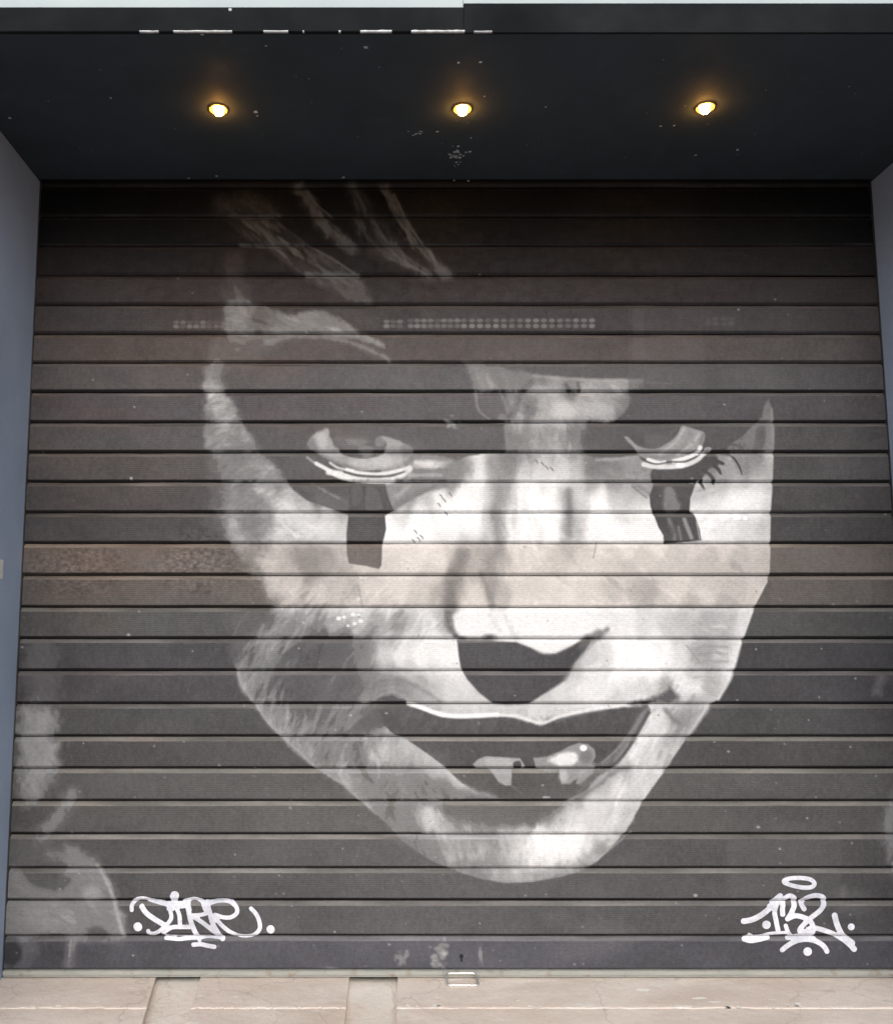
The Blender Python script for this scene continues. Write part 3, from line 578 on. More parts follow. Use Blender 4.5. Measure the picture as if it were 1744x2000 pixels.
def stone(name, lo, hi, edge=.6):
    m = Mat(name, .85, spec=.25)
    a = m.ramp(m.noise(3.2, 8, (1, 2.2, 1), .62), [(.28, lo), (.72, hi)])
    a = m.mix(m.ramp(m.noise(16, 8, None, .7), [(.52, 0.), (.76, .4)]), a, tuple(v*.72 for v in lo))
    a = m.mix(m.ramp(m.noise(1.7, 6, (1, 2, 1), .6), [(.40, .45), (.60, 0.)]), a, (lo[0]*.90, lo[1]*.80, lo[2]*.76))
    vv = m.n('ShaderNodeTexVoronoi', feature='DISTANCE_TO_EDGE'); vv.inputs['Scale'].default_value = 2.3; ww = m.n('ShaderNodeMix', data_type='RGBA'); ww.inputs[0].default_value = .12
    nn = m.n('ShaderNodeTexNoise'); nn.inputs['Scale'].default_value = 9; nn.inputs['Detail'].default_value = 6; m.t.links.new(m.tc, nn.inputs['Vector']); m.t.links.new(m.tc, ww.inputs[6]); m.t.links.new(nn.outputs['Color'], ww.inputs[7]); m.t.links.new(ww.outputs[2], vv.inputs['Vector'])
    a = m.mix(m.ramp(vv.outputs['Distance'], [(.0, .32), (.008, 0.)]), a, tuple(v*.38 for v in lo))
    a = m.mix(m.ramp(m.noise(5.5, 7, (1, 3, 1), .65), [(.62, 0.), (.66, .75)]), a, (.88, .85, .79))
    a = m.mix(m.ramp(m.noise(260, 3), [(.3, 0.), (.75, .3)]), a, tuple(v*.55 for v in lo))
    a = m.mix(m.speckle(30, .07, .12), a, (.75, .74, .70)); a = m.mix(m.speckle(42, .06, .1), a, (.08, .07, .06))
    m.color(a); m.bump(m.noise(38, 10, None, .68), .7, .006); return m.m
M_STONE = stone('threshold_stone', (.62, .48, .40), (.82, .69, .59))
M_STONE2 = stone('pale_stone', (.72, .62, .54), (.88, .79, .70))
M_CEM = stone('channel_cement', (.76, .69, .60), (.90, .84, .76))
m = Mat('asphalt', .9); m.color(m.ramp(m.noise(90, 6), [(.3, .04), (.7, .075)])); m.bump(m.noise(150, 4), .5, .004); M_ASPH = m.m
m = Mat('paving', .85); m.color(m.mix(1., (.42, .40, .37), m.ramp(m.noise(4, 7), [(.3, .75), (.7, 1.)]), 'MULTIPLY')); m.bump(m.noise(60, 6), .4, .004); M_PAVE = m.m
m = Mat('lamp_glow', .4); m.b.inputs['Emission Color'].default_value = (1, .46, .10, 1); m.b.inputs['Emission Strength'].default_value = 170; M_GLOW = m.m
m = Mat('lamp_trim', .35, (.9, .52, .16), .6); M_TRIM = m.m
m = Mat('sticker', .6); m.color(m.ramp(m.noise(50, 3), [(.3, .6), (.7, .8)])); M_STICK = m.m

# ------------------------------------------------------------------ the roller shutter
XL = float(to_plane(80, 355)[0]); XR = float(to_plane(1699, 355)[0])
ZTOP = float(to_plane(872, 355)[1])
BY = [248, 307, 365, 422.5, 480, 538, 595.5, 652, 709, 766, 825.5, 884, 942, 1002, 1062, 1124, 1187, 1248, 1311, 1375.5, 1439.5, 1502, 1566, 1631, 1697.5, 1760.5, 1829.5, 1893]
BZ = [float(to_plane(872, y)[1]) for y in BY]
#            bare paint tone (top rows: darker coat plus painted soffit shade), tint, ledge tone
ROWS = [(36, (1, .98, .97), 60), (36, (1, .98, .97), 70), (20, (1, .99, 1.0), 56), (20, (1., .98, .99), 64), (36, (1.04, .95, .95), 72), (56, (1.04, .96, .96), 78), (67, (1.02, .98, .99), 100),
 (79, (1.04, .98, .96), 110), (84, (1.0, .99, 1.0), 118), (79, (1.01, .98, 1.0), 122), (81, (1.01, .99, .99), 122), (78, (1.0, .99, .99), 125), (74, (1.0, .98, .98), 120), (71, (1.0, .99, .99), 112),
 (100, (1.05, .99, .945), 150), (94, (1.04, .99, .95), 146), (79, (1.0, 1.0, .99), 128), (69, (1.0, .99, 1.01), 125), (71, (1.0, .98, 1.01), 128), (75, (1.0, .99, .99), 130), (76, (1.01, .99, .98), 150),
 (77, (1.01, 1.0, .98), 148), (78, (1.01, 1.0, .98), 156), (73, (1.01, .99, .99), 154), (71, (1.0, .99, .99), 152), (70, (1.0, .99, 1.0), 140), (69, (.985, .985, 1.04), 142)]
NC = 1240; NF = 27
xs = np.linspace(XL+.004, XR-.004, NC)
zr, yr, zone, rowi = [], [], [], []
HL, HU, DP = .0135, .0105, .011
for k in range(len(BY)-1):
    z0, z1 = BZ[k], BZ[k+1]
    def add(z, y, zn): zr.append(z); yr.append(y); zone.append(zn); rowi.append(k)
    add(z0-.0003, DP+.006, 2); add(z0-.0008, DP, 1)
    if k < 14: add(z0-.0035, DP*.75, 1); add(z0-.0042, DP*.68, 0)
    add(z0-HL*.5, DP*.52, 1); add(z0-HL+.0008, .0016, 1); add(z0-HL-.0010, .0002, 1)
    if k == len(BY)-2: HU = .002
    for z in np.linspace(z0-HL-.002, z1+HU+.0035, NF): add(z, 0.0, 0)
    add(z1+HU+.0012, .0004, 0); add(z1+HU-.0008, .0022, 3); add(z1+HU*.5, DP*.5, 3); add(z1+.0014, DP, 3); add(z1+.0008, DP+.006, 2)
    HU = .0105
zr, yr, zone, rowi = map(np.array, (zr, yr, zone, rowi))
NR = len(zr)
X = np.repeat(xs[None], NR, 0); Z = np.repeat(zr[:, None], NC, 1); Y = np.repeat(yr[:, None], NC, 1)
RI = np.repeat(rowi[:, None], NC, 1)
# slats are a little uneven: dents, slight slack between neighbours
rk = np.random.default_rng(4)
slack = rk.normal(0, .0016, len(BY)); tilt = rk.normal(0, .0009, len(BY)); ph = rk.uniform(0, 6, len(BY))
Y = Y+slack[RI]+tilt[RI]*X+.0008*np.sin(X*3.1+ph[RI])
wob = vnoise((NR, NC), 70, 3, 77, 4)*.0014
Z = Z+np.where(np.isin(zone, (1, 3))[:, None], wob, 0)
lx, ly = to_layout(X, Z)
u = np.clip(lx*PS-.5, 0, PW-1.01); v = np.clip(ly*PS-.5, 0, PH-1.01)
ui = u.astype(int); vi = v.astype(int); fu = u-ui; fv = v-vi
G = (cv[vi, ui]*(1-fu)+cv[vi, ui+1]*fu)*(1-fv)+(cv[vi+1, ui]*(1-fu)+cv[vi+1, ui+1]*fu)*fv
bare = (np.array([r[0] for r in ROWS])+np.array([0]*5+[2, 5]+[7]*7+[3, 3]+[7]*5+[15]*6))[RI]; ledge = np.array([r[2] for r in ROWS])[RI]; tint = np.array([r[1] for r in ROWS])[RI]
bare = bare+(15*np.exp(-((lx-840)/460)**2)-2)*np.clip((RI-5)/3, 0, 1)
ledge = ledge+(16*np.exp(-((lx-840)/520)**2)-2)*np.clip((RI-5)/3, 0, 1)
dark = np.clip((125-G)/45, 0, 1)**.8
top_shade = np.interp(RI, [2, 3, 4, 5, 6, 7], [.66, .66, .72, .82, .93, 1.0]); G = G*top_shade+(1-top_shade)*10  # mural dimmed on the top rows too, soffit shade put into its tone
Gf = G+(bare-76*top_shade)*dark
zc = zone[:, None]
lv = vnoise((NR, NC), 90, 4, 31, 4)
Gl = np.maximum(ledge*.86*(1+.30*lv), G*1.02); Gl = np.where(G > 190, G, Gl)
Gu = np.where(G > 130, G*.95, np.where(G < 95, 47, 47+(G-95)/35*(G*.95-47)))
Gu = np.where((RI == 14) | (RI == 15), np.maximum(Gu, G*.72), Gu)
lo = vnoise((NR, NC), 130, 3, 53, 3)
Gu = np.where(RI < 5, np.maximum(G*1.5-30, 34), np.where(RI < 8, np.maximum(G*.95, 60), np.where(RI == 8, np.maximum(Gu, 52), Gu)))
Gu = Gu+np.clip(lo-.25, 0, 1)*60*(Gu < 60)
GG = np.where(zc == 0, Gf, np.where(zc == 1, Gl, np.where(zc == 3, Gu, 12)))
# grime, rust freckles on the brown slats, warm dust to the left
brown = np.clip(vnoise((NR, NC), 120, 30, 91, 4)*.9+.35-np.abs(lx-180)/900+np.clip((1150-ly)/900, -.3, .35), 0, 1)*np.clip(dark+.15, 0, 1)
fre = vnoise((NR, NC), 5, 2.2, 92, 2); patch = np.clip(1-((lx-390)/110)**2-((ly-1100)/75)**2, 0, 1)+.8*np.clip(1-((lx-150)/140)**2-((ly-1110)/70)**2, 0, 1)
GG = GG+fre*patch*dark*34*(zc == 0)
GG = GG+vnoise((NR, NC), 1.6, 1.3, 93, 1)*dark*5*(zc == 0)
def lin(g): g = np.clip(g/255, 0, 1); return np.where(g <= .04045, g/12.92, ((g+.055)/1.055)**2.4)
rgb = GG[..., None]*tint
w = dark[..., None]
rgb = rgb*(1-(1-w)*0)+0
facetint = np.where(((RI == 14) | (RI == 15))[..., None], np.array([.93, .90, .87]), np.array([1.0, .995, .985]))
rgb = np.where(dark[..., None] < 1, rgb*(w+(1-w)*facetint/tint), rgb)
bt = brown[..., None]+(patch*dark*.15)[..., None]
rgb = rgb*(1+bt*np.array([.055, -.008, -.045]))
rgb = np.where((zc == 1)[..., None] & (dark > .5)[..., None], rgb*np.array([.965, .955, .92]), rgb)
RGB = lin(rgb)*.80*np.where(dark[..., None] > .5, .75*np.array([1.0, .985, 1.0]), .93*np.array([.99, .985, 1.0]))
idx = np.arange(NR*NC).reshape(NR, NC)
faces = np.stack([idx[:-1, :-1], idx[1:, :-1], idx[1:, 1:], idx[:-1, 1:]], -1).reshape(-1, 4)
me = bpy.data.meshes.new('curtain')
me.vertices.add(NR*NC); me.vertices.foreach_set('co', np.stack([X, Y, Z], -1).astype(np.float32).ravel())
me.loops.add(faces.size); me.loops.foreach_set('vertex_index', faces.astype(np.int32).ravel())
me.polygons.add(len(faces)); me.polygons.foreach_set('loop_start', (np.arange(len(faces))*4).astype(np.int32))
me.polygons.foreach_set('loop_total', np.full(len(faces), 4, np.int32))
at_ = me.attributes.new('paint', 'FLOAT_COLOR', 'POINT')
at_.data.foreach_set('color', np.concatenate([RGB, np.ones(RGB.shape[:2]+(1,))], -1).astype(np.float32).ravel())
me.update(calc_edges=True)

shutter = empty('roller_shutter', ((XL+XR)/2, 0, 0), 'closed dark slatted roller shutter with a large grey smiling face painted across it', 'roller shutter')
curtain = link('curtain', me, M_CURT, shutter)
curtain['label'] = 'ribbed charcoal slats painted with a pale grinning face with black marks under both eyes'
ZR1 = BZ[-1]; ZR0 = float(to_plane(872, 1907)[1])
bm = bmesh.new(); box(bm, XL+.003, XR-.003, -.010, .022, ZR0+.006, ZR1-.0015, .002); box(bm, XL+.003, XR-.003, -.004, .020, ZR0-.001, ZR0+.005, .001)
rail = obj('bottom_rail', bm, M_RAIL, shutter); rail['label'] = 'worn grey metal rail along the foot of the shutter'
for sx in (-1, 1):
    x = XL if sx < 0 else XR
    bm = bmesh.new(); a, b = sorted((x, x-sx*.030)); box(bm, a, b, .034, .046, ZR0, ZTOP+.15); a, b = sorted((x, x-sx*.0035)); box(bm, a, b, -.006, .0335, ZR0, ZTOP+.15)
    obj('guide_rail', bm, M_GUIDE, shutter)
bm = bmesh.new(); box(bm, XL-.05, XR+.05, .05, .06, ZR0-.05, ZTOP+.3); obj('housing_back', bm, M_VOID, shutter)
# pull handle: a steel loop hinged on the rail, its free side lying forward on the step
hx = float(to_plane(901, 1900, -.014)[0]); hz1 = float(to_plane(901, 1901, -.014)[1]); ZT = ZR0-.006
_, hy0 = on_level(901, 1924.5, ZT+.0045); W2, R = .0545, .013; pts = []
HLn = math.hypot(hy0+.014, hz1-ZT-.0045)
for (cx_, cz_, a0) in ((W2-R, -R, 0), (-W2+R, -R, 90), (-W2+R, -HLn+R, 180), (W2-R, -HLn+R, 270)):
    for k in range(7):
        a = math.radians(a0+k*15); q = -(cz_+R*math.sin(a))/HLn
        pts.append((hx+cx_+R*math.cos(a), -.014+(hy0+.014)*q, hz1+(ZT+.0045-hz1)*q))
bm = bmesh.new(); tube(bm, pts, .0041, True, 14)
handle = obj('pull_handle', bm, M_HAND, shutter, True); handle['label'] = 'bright rounded steel loop at the middle of the bottom rail'
for sx in (-1, 1):
    bm = bmesh.new(); box(bm, hx+sx*.052-.014, hx+sx*.052+.014, -.0175, -.0095, hz1-.005, hz1+.006, .0028); obj('bracket', bm, M_RAIL, handle)
kx, kz = map(float, to_plane(901, 1867.5))
bm = bmesh.new()
vs = [bm.verts.new((kx+.0075*math.cos(a), -.0012, kz+.0075*math.sin(a))) for a in [math.radians(-60+k*15) for k in range(21)]]
vs += [bm.verts.new((kx-.003, -.0012, kz-.019)), bm.verts.new((kx+.003, -.0012, kz-.019))]
bm.faces.new(vs); obj('keyhole', bm, M_VOID, shutter)

# ---- sprayed tags: layers of white paint that follow the slats
def curtain_y(z):
    return np.interp(-z, -zr, yr)
def spray(name, strokes, label, step=.0022):
    """strokes: (points, width) in layout units; builds the painted layer as its own thin mesh"""
    allp = np.concatenate([np.array(p, float) for p, w in strokes])
    x0, x1, y0, y1 = allp[:, 0].min()-14, allp[:, 0].max()+14, allp[:, 1].min()-14, allp[:, 1].max()+14
    ax, az1 = to_plane(np.array([x0, x1]), y0); az0 = float(to_plane(x0, y1)[1]); az1 = float(az1)
    gx_ = np.arange(ax[0]-.02, ax[1]+.02, step); gz_ = np.arange(az1, az0, -step)
    zz = [z for z in zr if az0 < z < az1]; gz_ = np.array(sorted(set(np.round(np.concatenate([gz_, zz]), 5)), reverse=True))
    GX_, GZ_ = np.meshgrid(gx_, gz_); LX, LY = to_layout(GX_, GZ_)
    def sdf(LX, LY):
        d = np.full(LX.shape, -1e3)
        for p, w in strokes:
            q = smooth(p, False, 5)
            if len(q) == 1: d = np.maximum(d, w/2-np.hypot(LX-q[0, 0], LY-q[0, 1])); continue
            for i in range(len(q)-1):
                ex, ey = q[i+1]-q[i]; L_ = ex*ex+ey*ey+1e-9
                t = np.clip(((LX-q[i, 0])*ex+(LY-q[i, 1])*ey)/L_, 0, 1)
                d = np.maximum(d, w/2-np.hypot(LX-q[i, 0]-t*ex, LY-q[i, 1]-t*ey))
        return d
    S = sdf(LX, LY); inside = S > 0
    cell = inside[:-1, :-1] | inside[1:, :-1] | inside[1:, 1:] | inside[:-1, 1:]
    need = np.zeros(S.shape, bool)
    for a in (0, 1):
        for b in (0, 1): need[a:a+cell.shape[0], b:b+cell.shape[1]] |= cell
    gyx = np.gradient(S, axis=1)/step; gzz = np.gradient(S, gz_, axis=0)
    gn = gyx**2+gzz**2+1e-6
    mv = need & (S < 0)
    PX = GX_+np.where(mv, np.clip(-S*gyx/gn, -step, step), 0); PZ = GZ_+np.where(mv, np.clip(-S*gzz/gn, -step, step), 0)
    kk = np.clip(np.searchsorted(-np.array(BZ), -PZ)-1, 0, len(BY)-1)
    PY = curtain_y(PZ)+slack[kk]+tilt[kk]*PX+.0008*np.sin(PX*3.1+ph[kk])-.0011
    PY = np.minimum(PY, DP+.001)
    ids = -np.ones(S.shape, int); ids[need] = np.arange(need.sum())
    V = np.stack([PX[need], PY[need], PZ[need]], -1)
    F = np.stack([ids[:-1, :-1][cell], ids[1:, :-1][cell], ids[1:, 1:][cell], ids[:-1, 1:][cell]], -1)
    me = bpy.data.meshes.new(name); me.from_pydata(V.tolist(), [], F.tolist()); me.update()
    o = link(name, me, M_TAG, shutter); o['label'] = label
    return o
def zt(pts, ox, oy, s): return [(ox+x/s, oy+y/s) for x, y in pts]
A = lambda p, w: (zt(p, 230, 1720, 5.285), w*.9/5.285)
spray('graffiti_tag', [
 A([(150, 300), (155, 240), (200, 195), (270, 185), (350, 205), (430, 225), (520, 250), (550, 320), (555, 390), (500, 460), (430, 520), (370, 545), (330, 535), (320, 515)], 46),
 A([(255, 265), (300, 330), (380, 390), (470, 445)], 60),
 A([(520, 240), (640, 240), (720, 235)], 50), A([(560, 255), (640, 262), (720, 255)], 50), A([(525, 290), (575, 295)], 34),
 A([(605, 270), (640, 350), (648, 450)], 48),
 A([(480, 530), (560, 480), (660, 475), (770, 475)], 50),
 A([(690, 215), (790, 190), (870, 215), (900, 280), (920, 330), (860, 350), (780, 355)], 46),
 A([(715, 220), (735, 300), (760, 420), (800, 520), (845, 600)], 56), A([(735, 235), (750, 300)], 40),
 A([(790, 370), (880, 430), (970, 500), (1080, 590)], 50),
 A([(925, 225), (955, 330), (985, 440), (1040, 540), (1085, 600)], 56),
 A([(940, 235), (1040, 210), (1150, 215), (1225, 265), (1232, 330), (1170, 375), (1090, 375), (1010, 350)], 48),
 A([(1010, 380), (1080, 460), (1170, 530), (1280, 570), (1400, 560), (1465, 500), (1465, 420), (1430, 340), (1380, 285)], 48),
 A([(495, 595), (560, 600), (640, 605), (760, 595), (850, 590), (950, 580), (1080, 595)], 38), A([(500, 565), (700, 572), (960, 568)], 20),
 A([(785, 660), (860, 655), (930, 670), (1000, 682)], 50),
 A([(585, 165), (590, 155)], 100), A([(583, 200)], 80), A([(212, 470), (215, 476)], 96), A([(1580, 498), (1582, 502)], 92)],
 'white sprayed tag reading DIRR with three dots, on the lower left slats')
B = lambda p, w: (zt(p, 1430, 1700, 6.708), w*.9/6.708)
spray('graffiti_tag', [
 B([(680, 130), (760, 105), (900, 100), (1020, 120), (1075, 175), (1030, 220), (920, 225), (790, 200), (690, 165), (672, 140)], 62),
 B([(140, 660), (250, 640), (370, 580), (480, 490), (560, 390), (625, 335)], 82),
 B([(620, 340), (575, 430), (545, 540), (565, 660), (590, 780)], 70), B([(470, 470), (570, 420)], 60),
 B([(650, 570), (648, 480), (680, 380), (750, 335), (810, 370), (800, 460), (760, 560), (715, 630)], 74),
 B([(720, 628), (810, 590), (920, 610), (1010, 660), (1050, 750), (1020, 840), (930, 870), (830, 855)], 74),
 B([(930, 500), (900, 430), (960, 370), (1080, 330), (1180, 350), (1200, 420), (1140, 520), (1040, 600), (950, 680), (880, 760), (880, 800), (940, 800), (1020, 750), (1100, 755), (1220, 790), (1340, 840), (1470, 920), (1590, 1030)], 72),
 B([(1330, 585), (1360, 700), (1420, 830), (1500, 920), (1590, 1030)], 84), B([(1440, 860), (1560, 950)], 96),
 B([(180, 870), (330, 865), (480, 825), (690, 810)], 50), B([(150, 905), (250, 925), (400, 895), (470, 880)], 60), B([(210, 830), (250, 850)], 40),
 B([(690, 720), (730, 820), (800, 870), (900, 890)], 60),
 B([(650, 1040), (740, 970), (860, 915), (1000, 905), (1120, 940), (1200, 1000), (1235, 1060)], 72), B([(720, 890), (1080, 895)], 50),
 B([(438, 708)], 122), B([(982, 1062)], 124), B([(1546, 735)], 100)],
 'white sprayed tag reading 132 under a flat halo ring, on the lower right slats')

# ------------------------------------------------------------------ the shopfront: side panels, soffit, fascia
yf = -float(-on_level(872, 66, ZTOP)[1]); YF = yf
ZF = float(to_plane(872, 19, YF)[1])
front = empty('shopfront', ((XL+XR)/2, YF/2, 0), 'deep slate blue entrance recess framing the shutter, with a dark soffit overhead', 'shopfront')
PBOT = -.013
for sx, x in ((-1, XL), (1, XR)):
    bm = bmesh.new(); a, b = sorted((x, x+sx*.62)); box(bm, a, b, YF+.002, .30, PBOT, ZTOP, .003)
    o = obj('side_panel', bm, M_JAMB, front); o['label'] = 'slate blue panel on the %s of the shutter' % ('left' if sx < 0 else 'right')
    if sx < 0:
        # white sticker on the reveal, cut off by the photograph's edge
        t1, t0 = (-.60, -.36)
        px = lambda y, yy: float(to_layout(XL, 0)[0])
        # find the depth whose projection lands at the left edge
        def proj(Xw, Yw, Zw):
            dx, dy, dz = Xw, Yw+DIST, Zw-CAMZ; f = dy*math.cos(PITCH)+dz*math.sin(PITCH); up = -dy*math.sin(PITCH)+dz*math.cos(PITCH)
            return CX+FPX*dx/f, CY-FPX*up/f
        best = min(np.linspace(-.9, 0, 400), key=lambda q: abs(proj(XL, q, 1.45)[0]-6))
        zs = [min(np.linspace(.8, 2.2, 700), key=lambda q: abs(proj(XL, best, q)[1]-yy)) for yy in (1094, 1131)]
        bm = bmesh.new(); box(bm, XL-.001, XL+.0015, best-.07, best, zs[1], zs[0], .0007)
        s_ = obj('sticker', bm, M_STICK, o); s_['label'] = 'small white sticker on the left panel'
bm = bmesh.new(); box(bm, XL-.62, XR+.62, YF+.001, -.016, ZTOP+.0005, ZTOP+.03, .002)
so = obj('soffit', bm, M_SOF, front); so['label'] = 'dark navy soffit with three lit spotlights and scuffed paint'
XS = float(to_plane(905, 20, YF)[0])
bm = bmesh.new(); box(bm, XL-.62, XS-.0015, YF-.012, YF-.0005, ZTOP-.001, ZF, .0015)
ZF2 = float(to_plane(905, 9, YF)[1]); box(bm, XS, XR+.62, YF-.007, YF-.0005, ZTOP-.001, ZF2, .0015)
fa = obj('fascia', bm, M_FAS, front); fa['label'] = 'narrow near-black strip along the front edge of the soffit'
bm = bmesh.new(); box(bm, XS+.0005, XR+.64, YF+.004, .3, ZF2+.0012, ZF2+1.6, .001); box(bm, XL-.64, XS-.0005, YF+.0045, .3, ZF+.0012, ZF2+1.6, .001)
obj('upper_wall', bm, M_PALE, front)
rr = random.Random(5)
for a, b, th in ((275, 312, 2.2), (341, 455, 2.8), (516, 564, 2.8), (592, 595, 2.5), (662, 666, 2.5), (704, 765, 4.0), (803, 907, 4.0), (925, 960, 1.4)):
    xa = float(to_plane(a, 68, YF)[0]); xb = float(to_plane(b, 68, YF)[0]); h = th*.0010; bm = bmesh.new()
    n = max(int((xb-xa)/.012), 1); e = np.linspace(xa, xb, n+1); top = []; bot = []
    for k in range(n+1):
        top.append(bm.verts.new((e[k], YF-.0132, ZTOP-.0012+h*rr.uniform(.75, 1.3)))); bot.append(bm.verts.new((e[k], YF-.0132, ZTOP-.0016-.0004*rr.random())))
    for k in range(n): bm.faces.new((bot[k], bot[k+1], top[k+1], top[k]))
    g_ = bmesh.ops.extrude_face_region(bm, geom=bm.faces[:]); bmesh.ops.translate(bm, vec=(0, .008, 0), verts=[v for v in g_['geom'] if isinstance(v, bmesh.types.BMVert)])
    obj('chipped_edge', bm, M_CHIP, fa)
# scuffs on the soffit: flaked paint spots
bm = bmesh.new()
def flake(cx_, cy_, r, st=1.4):
    X0, Y0 = on_level(cx_, cy_, ZTOP); n = 9; vs = []
    for k in range(n):
        a = 2*math.pi*k/n; q = r*rr.uniform(.5, 1.15)/520; vs.append(bm.verts.new((X0+q*st*math.cos(a), Y0+q*1.5*math.sin(a), ZTOP-.0006)))
    bm.faces.new(vs)
for i in range(26): flake(893+rr.gauss(0, 7), 302+rr.gauss(0, 13), rr.uniform(.8, 3.2))
for i in range(12): flake(818+rr.gauss(0, 7), 259+rr.gauss(0, 3), rr.uniform(.6, 2))
for cx_, cy_, r in ((500, 218, 3), (503, 226, 2), (855, 257, 2.4), (939, 121, 2.4), (217, 191, 1.6), (20, 230, 2), (715, 92, 3), (1316, 245, 2), (1290, 246, 2), (1358, 303, 2), (887, 352, 2), (915, 353, 2), (520, 89, 1.4), (920, 269, 1.6), (1440, 292, 2), (671, 346, 3), (895, 122, 1.8)):
    flake(cx_, cy_, r)
o = obj('paint_scuffs', bm, M_CHIP, so); o['kind'] = 'stuff'

# ------------------------------------------------------------------ spotlights
def spot(cx_, cy_, label, tilt_=0):
    X0, Y0 = on_level(cx_, cy_, ZTOP); t = empty('recessed_spotlight', (X0, Y0, ZTOP), label, 'spotlight', 'recessed spotlights in the soffit')
    bm = bmesh.new(); lathe(bm, [(.014, -.0006), (.0225, -.0012), (.0285, -.0038), (.0305, -.0042), (.0325, -.0030), (.0335, .0004)], (X0, Y0, ZTOP), 48, False); obj('trim_ring', bm, M_TRIM, t, True)
    bm = bmesh.new(); lathe(bm, [(.0160, .0), (.0172, -.005), (.0165, -.012), (.0135, -.018), (.008, -.022), (.002, -.0235)], (0, 0, 0), 40, True)
    bmesh.ops.rotate(bm, verts=bm.verts, cent=(0, 0, 0), matrix=Matrix.Rotation(math.radians(tilt_), 3, 'Y')); bmesh.ops.translate(bm, verts=bm.verts, vec=(X0, Y0, ZTOP-.0005)); obj('bulb', bm, M_GLOW, t, True)
spot(427, 213, 'lit warm recessed spotlight, leftmost of the three in the dark soffit', -14)
spot(903, 212, 'lit warm recessed spotlight, middle one of the three, above the scuffed paint')
spot(1377, 209, 'lit warm recessed spotlight, rightmost of the three in the dark soffit', 14)

# ------------------------------------------------------------------ threshold and ground
thr = empty('threshold', ((XL+XR)/2, -.13, -.12), 'worn pinkish stone doorstep under the shutter, cut by two channels', 'doorstep')
ZT = ZR0-.006; TF = on_level(872, 1968, ZT)[1]; TE = on_level(872, 2046, ZT)[1]
def slab(xa, xb, xa2, xb2, label, row=0):
    """tread from the shutter out to the nosing, edges following the two layout x positions at back and front"""
    bm = bmesh.new(); n = 60
    xb0 = on_level(xa, 1912, ZT)[0], on_level(xb, 1912, ZT)[0]; xf0 = on_level(xa2, 1968, ZT)[0], on_level(xb2, 1968, ZT)[0]
    rk2 = random.Random(int(xa)); rings = []
    YB, YE, zo = (.20, TF, 0) if row == 0 else (TF-.0035, TE, -.0015)
    prof = [(YB, -.003*row+zo), (YB-.004, zo), ((YB+YE)*.5, zo), (YE+.012, -.0003+zo), (YE+.003, -.0012+zo), (YE, -.0045+zo), (YE-.002, -.05), (YE-.002, -.14), (YB, -.14)]
    for i in range(n+1):
        t = i/n; row = []
        jit = rk2.gauss(0, .0016); jz = rk2.gauss(0, .0012)
        for (y, z) in prof:
            s = (y-0)/(TF-0); a = xb0[0]+(xf0[0]-xb0[0])*s; b = xb0[1]+(xf0[1]-xb0[1])*s
            e = jit if y < YE+.02 or (row and y > YB-.01) else 0
            row.append(bm.verts.new((a+(b-a)*t, y+e, ZT+z+(jz if -.0135 < z < -.002 else 0))))
        rings.append(row)
    m_ = len(prof)
    for r0, r1 in zip(rings, rings[1:]):
        for k in range(m_): bm.faces.new((r0[k], r0[(k+1) % m_], r1[(k+1) % m_], r1[k]))
    bm.faces.new(rings[0]); bm.faces.new(rings[-1])
    o = obj('slab', bm, M_STONE if row == 0 else M_STONE2, thr); o['label'] = label
slab(-400, 303, -400, 287, 'left stone slab of the doorstep')
slab(391, 682, 374, 676, 'middle stone slab between the two channels')
slab(777, 2250, 775, 2290, 'long right stone slab with chipped white paint')
slab(-400, 303, -400, 287, 'paler stone edge in front of the left slab', 1)
slab(391, 682, 374, 676, 'paler stone edge in front of the middle slab', 1)
slab(777, 2250, 775, 2290, 'paler stone edge in front of the long right slab', 1)
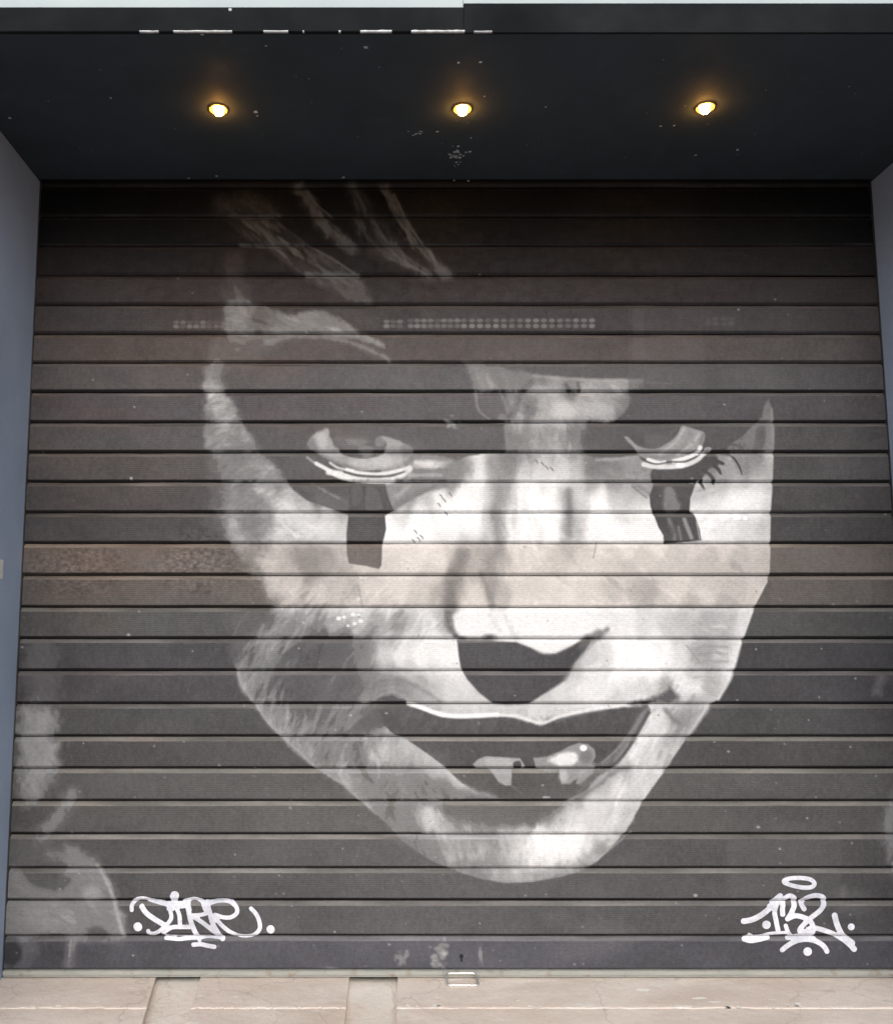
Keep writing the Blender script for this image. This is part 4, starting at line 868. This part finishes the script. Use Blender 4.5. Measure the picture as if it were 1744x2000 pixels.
def channel(xa, xb, xa2, xb2, label):
    bm = bmesh.new(); pts = [(.2, -.020), (-.02, -.020), (TF*.55, -.024), (TF, -.029), (TE, -.036), (TE-.001, -.14), (.2, -.14)]
    X0 = on_level(xa, 1912, ZT)[0]-.004, on_level(xb, 1912, ZT)[0]+.004; X1 = on_level(xa2, 1968, ZT)[0]-.004, on_level(xb2, 1968, ZT)[0]+.004
    ra = []
    for side in (0, 1): ra.append([bm.verts.new((X0[side]+(X1[side]-X0[side])*y/TF, y, ZT+z)) for y, z in pts])
    for k in range(len(pts)): bm.faces.new((ra[0][k], ra[0][(k+1) % len(pts)], ra[1][(k+1) % len(pts)], ra[1][k]))
    bm.faces.new(ra[0]); bm.faces.new(ra[1])
    o = obj('channel', bm, M_CEM, thr); o['label'] = label
channel(303, 391, 287, 374, 'cement filled channel nearer the left end of the doorstep')
channel(682, 777, 676, 775, 'cement filled channel left of the pull handle')
# flakes of old white paint along the nosing of the right slab
M_WHITE = Mat('old_paint', .8, (.9, .87, .8)).m
bm = bmesh.new()
def stoneflake(cx_, cy_, rx, ry):
    X0, Y0 = on_level(cx_, cy_, ZT+.001); n = 12; vs = []
    for k in range(n):
        a = 2*math.pi*k/n; q = rr.uniform(.55, 1.2); vs.append(bm.verts.new((X0+rx*q*math.cos(a)/560, Y0+ry*q*math.sin(a)/190, ZT+.0012)))
    bm.faces.new(vs)
for i in range(26): stoneflake(rr.choice([rr.uniform(780, 880), rr.uniform(950, 1180), rr.uniform(1355, 1560), rr.uniform(1490, 1560), rr.uniform(0, 270)]), 1965+rr.gauss(0, 2), rr.uniform(2, 9), rr.uniform(.8, 2))
for cx_, cy_, rx, ry in ((1252, 1933, 16, 2.4), (1365, 1950, 14, 1.6), (1395, 1957, 14, 1.2), (1012, 1954, 4, 1), (1056, 1966, 3, 1)): stoneflake(cx_, cy_, rx, ry)
o = obj('paint_flakes', bm, M_WHITE, thr); o['kind'] = 'stuff'
bm = bmesh.new(); box(bm, -40, 40, -3.2, TE-.004, -.30, ZT-.1225); tag(obj('pavement', bm, M_PAVE), kind='structure')
bm = bmesh.new(); bmesh.ops.create_grid(bm, x_segments=2, y_segments=2, size=900)
bmesh.ops.translate(bm, vec=(0, 0, ZT-.25), verts=bm.verts); tag(obj('ground', bm, M_ASPH), kind='structure')
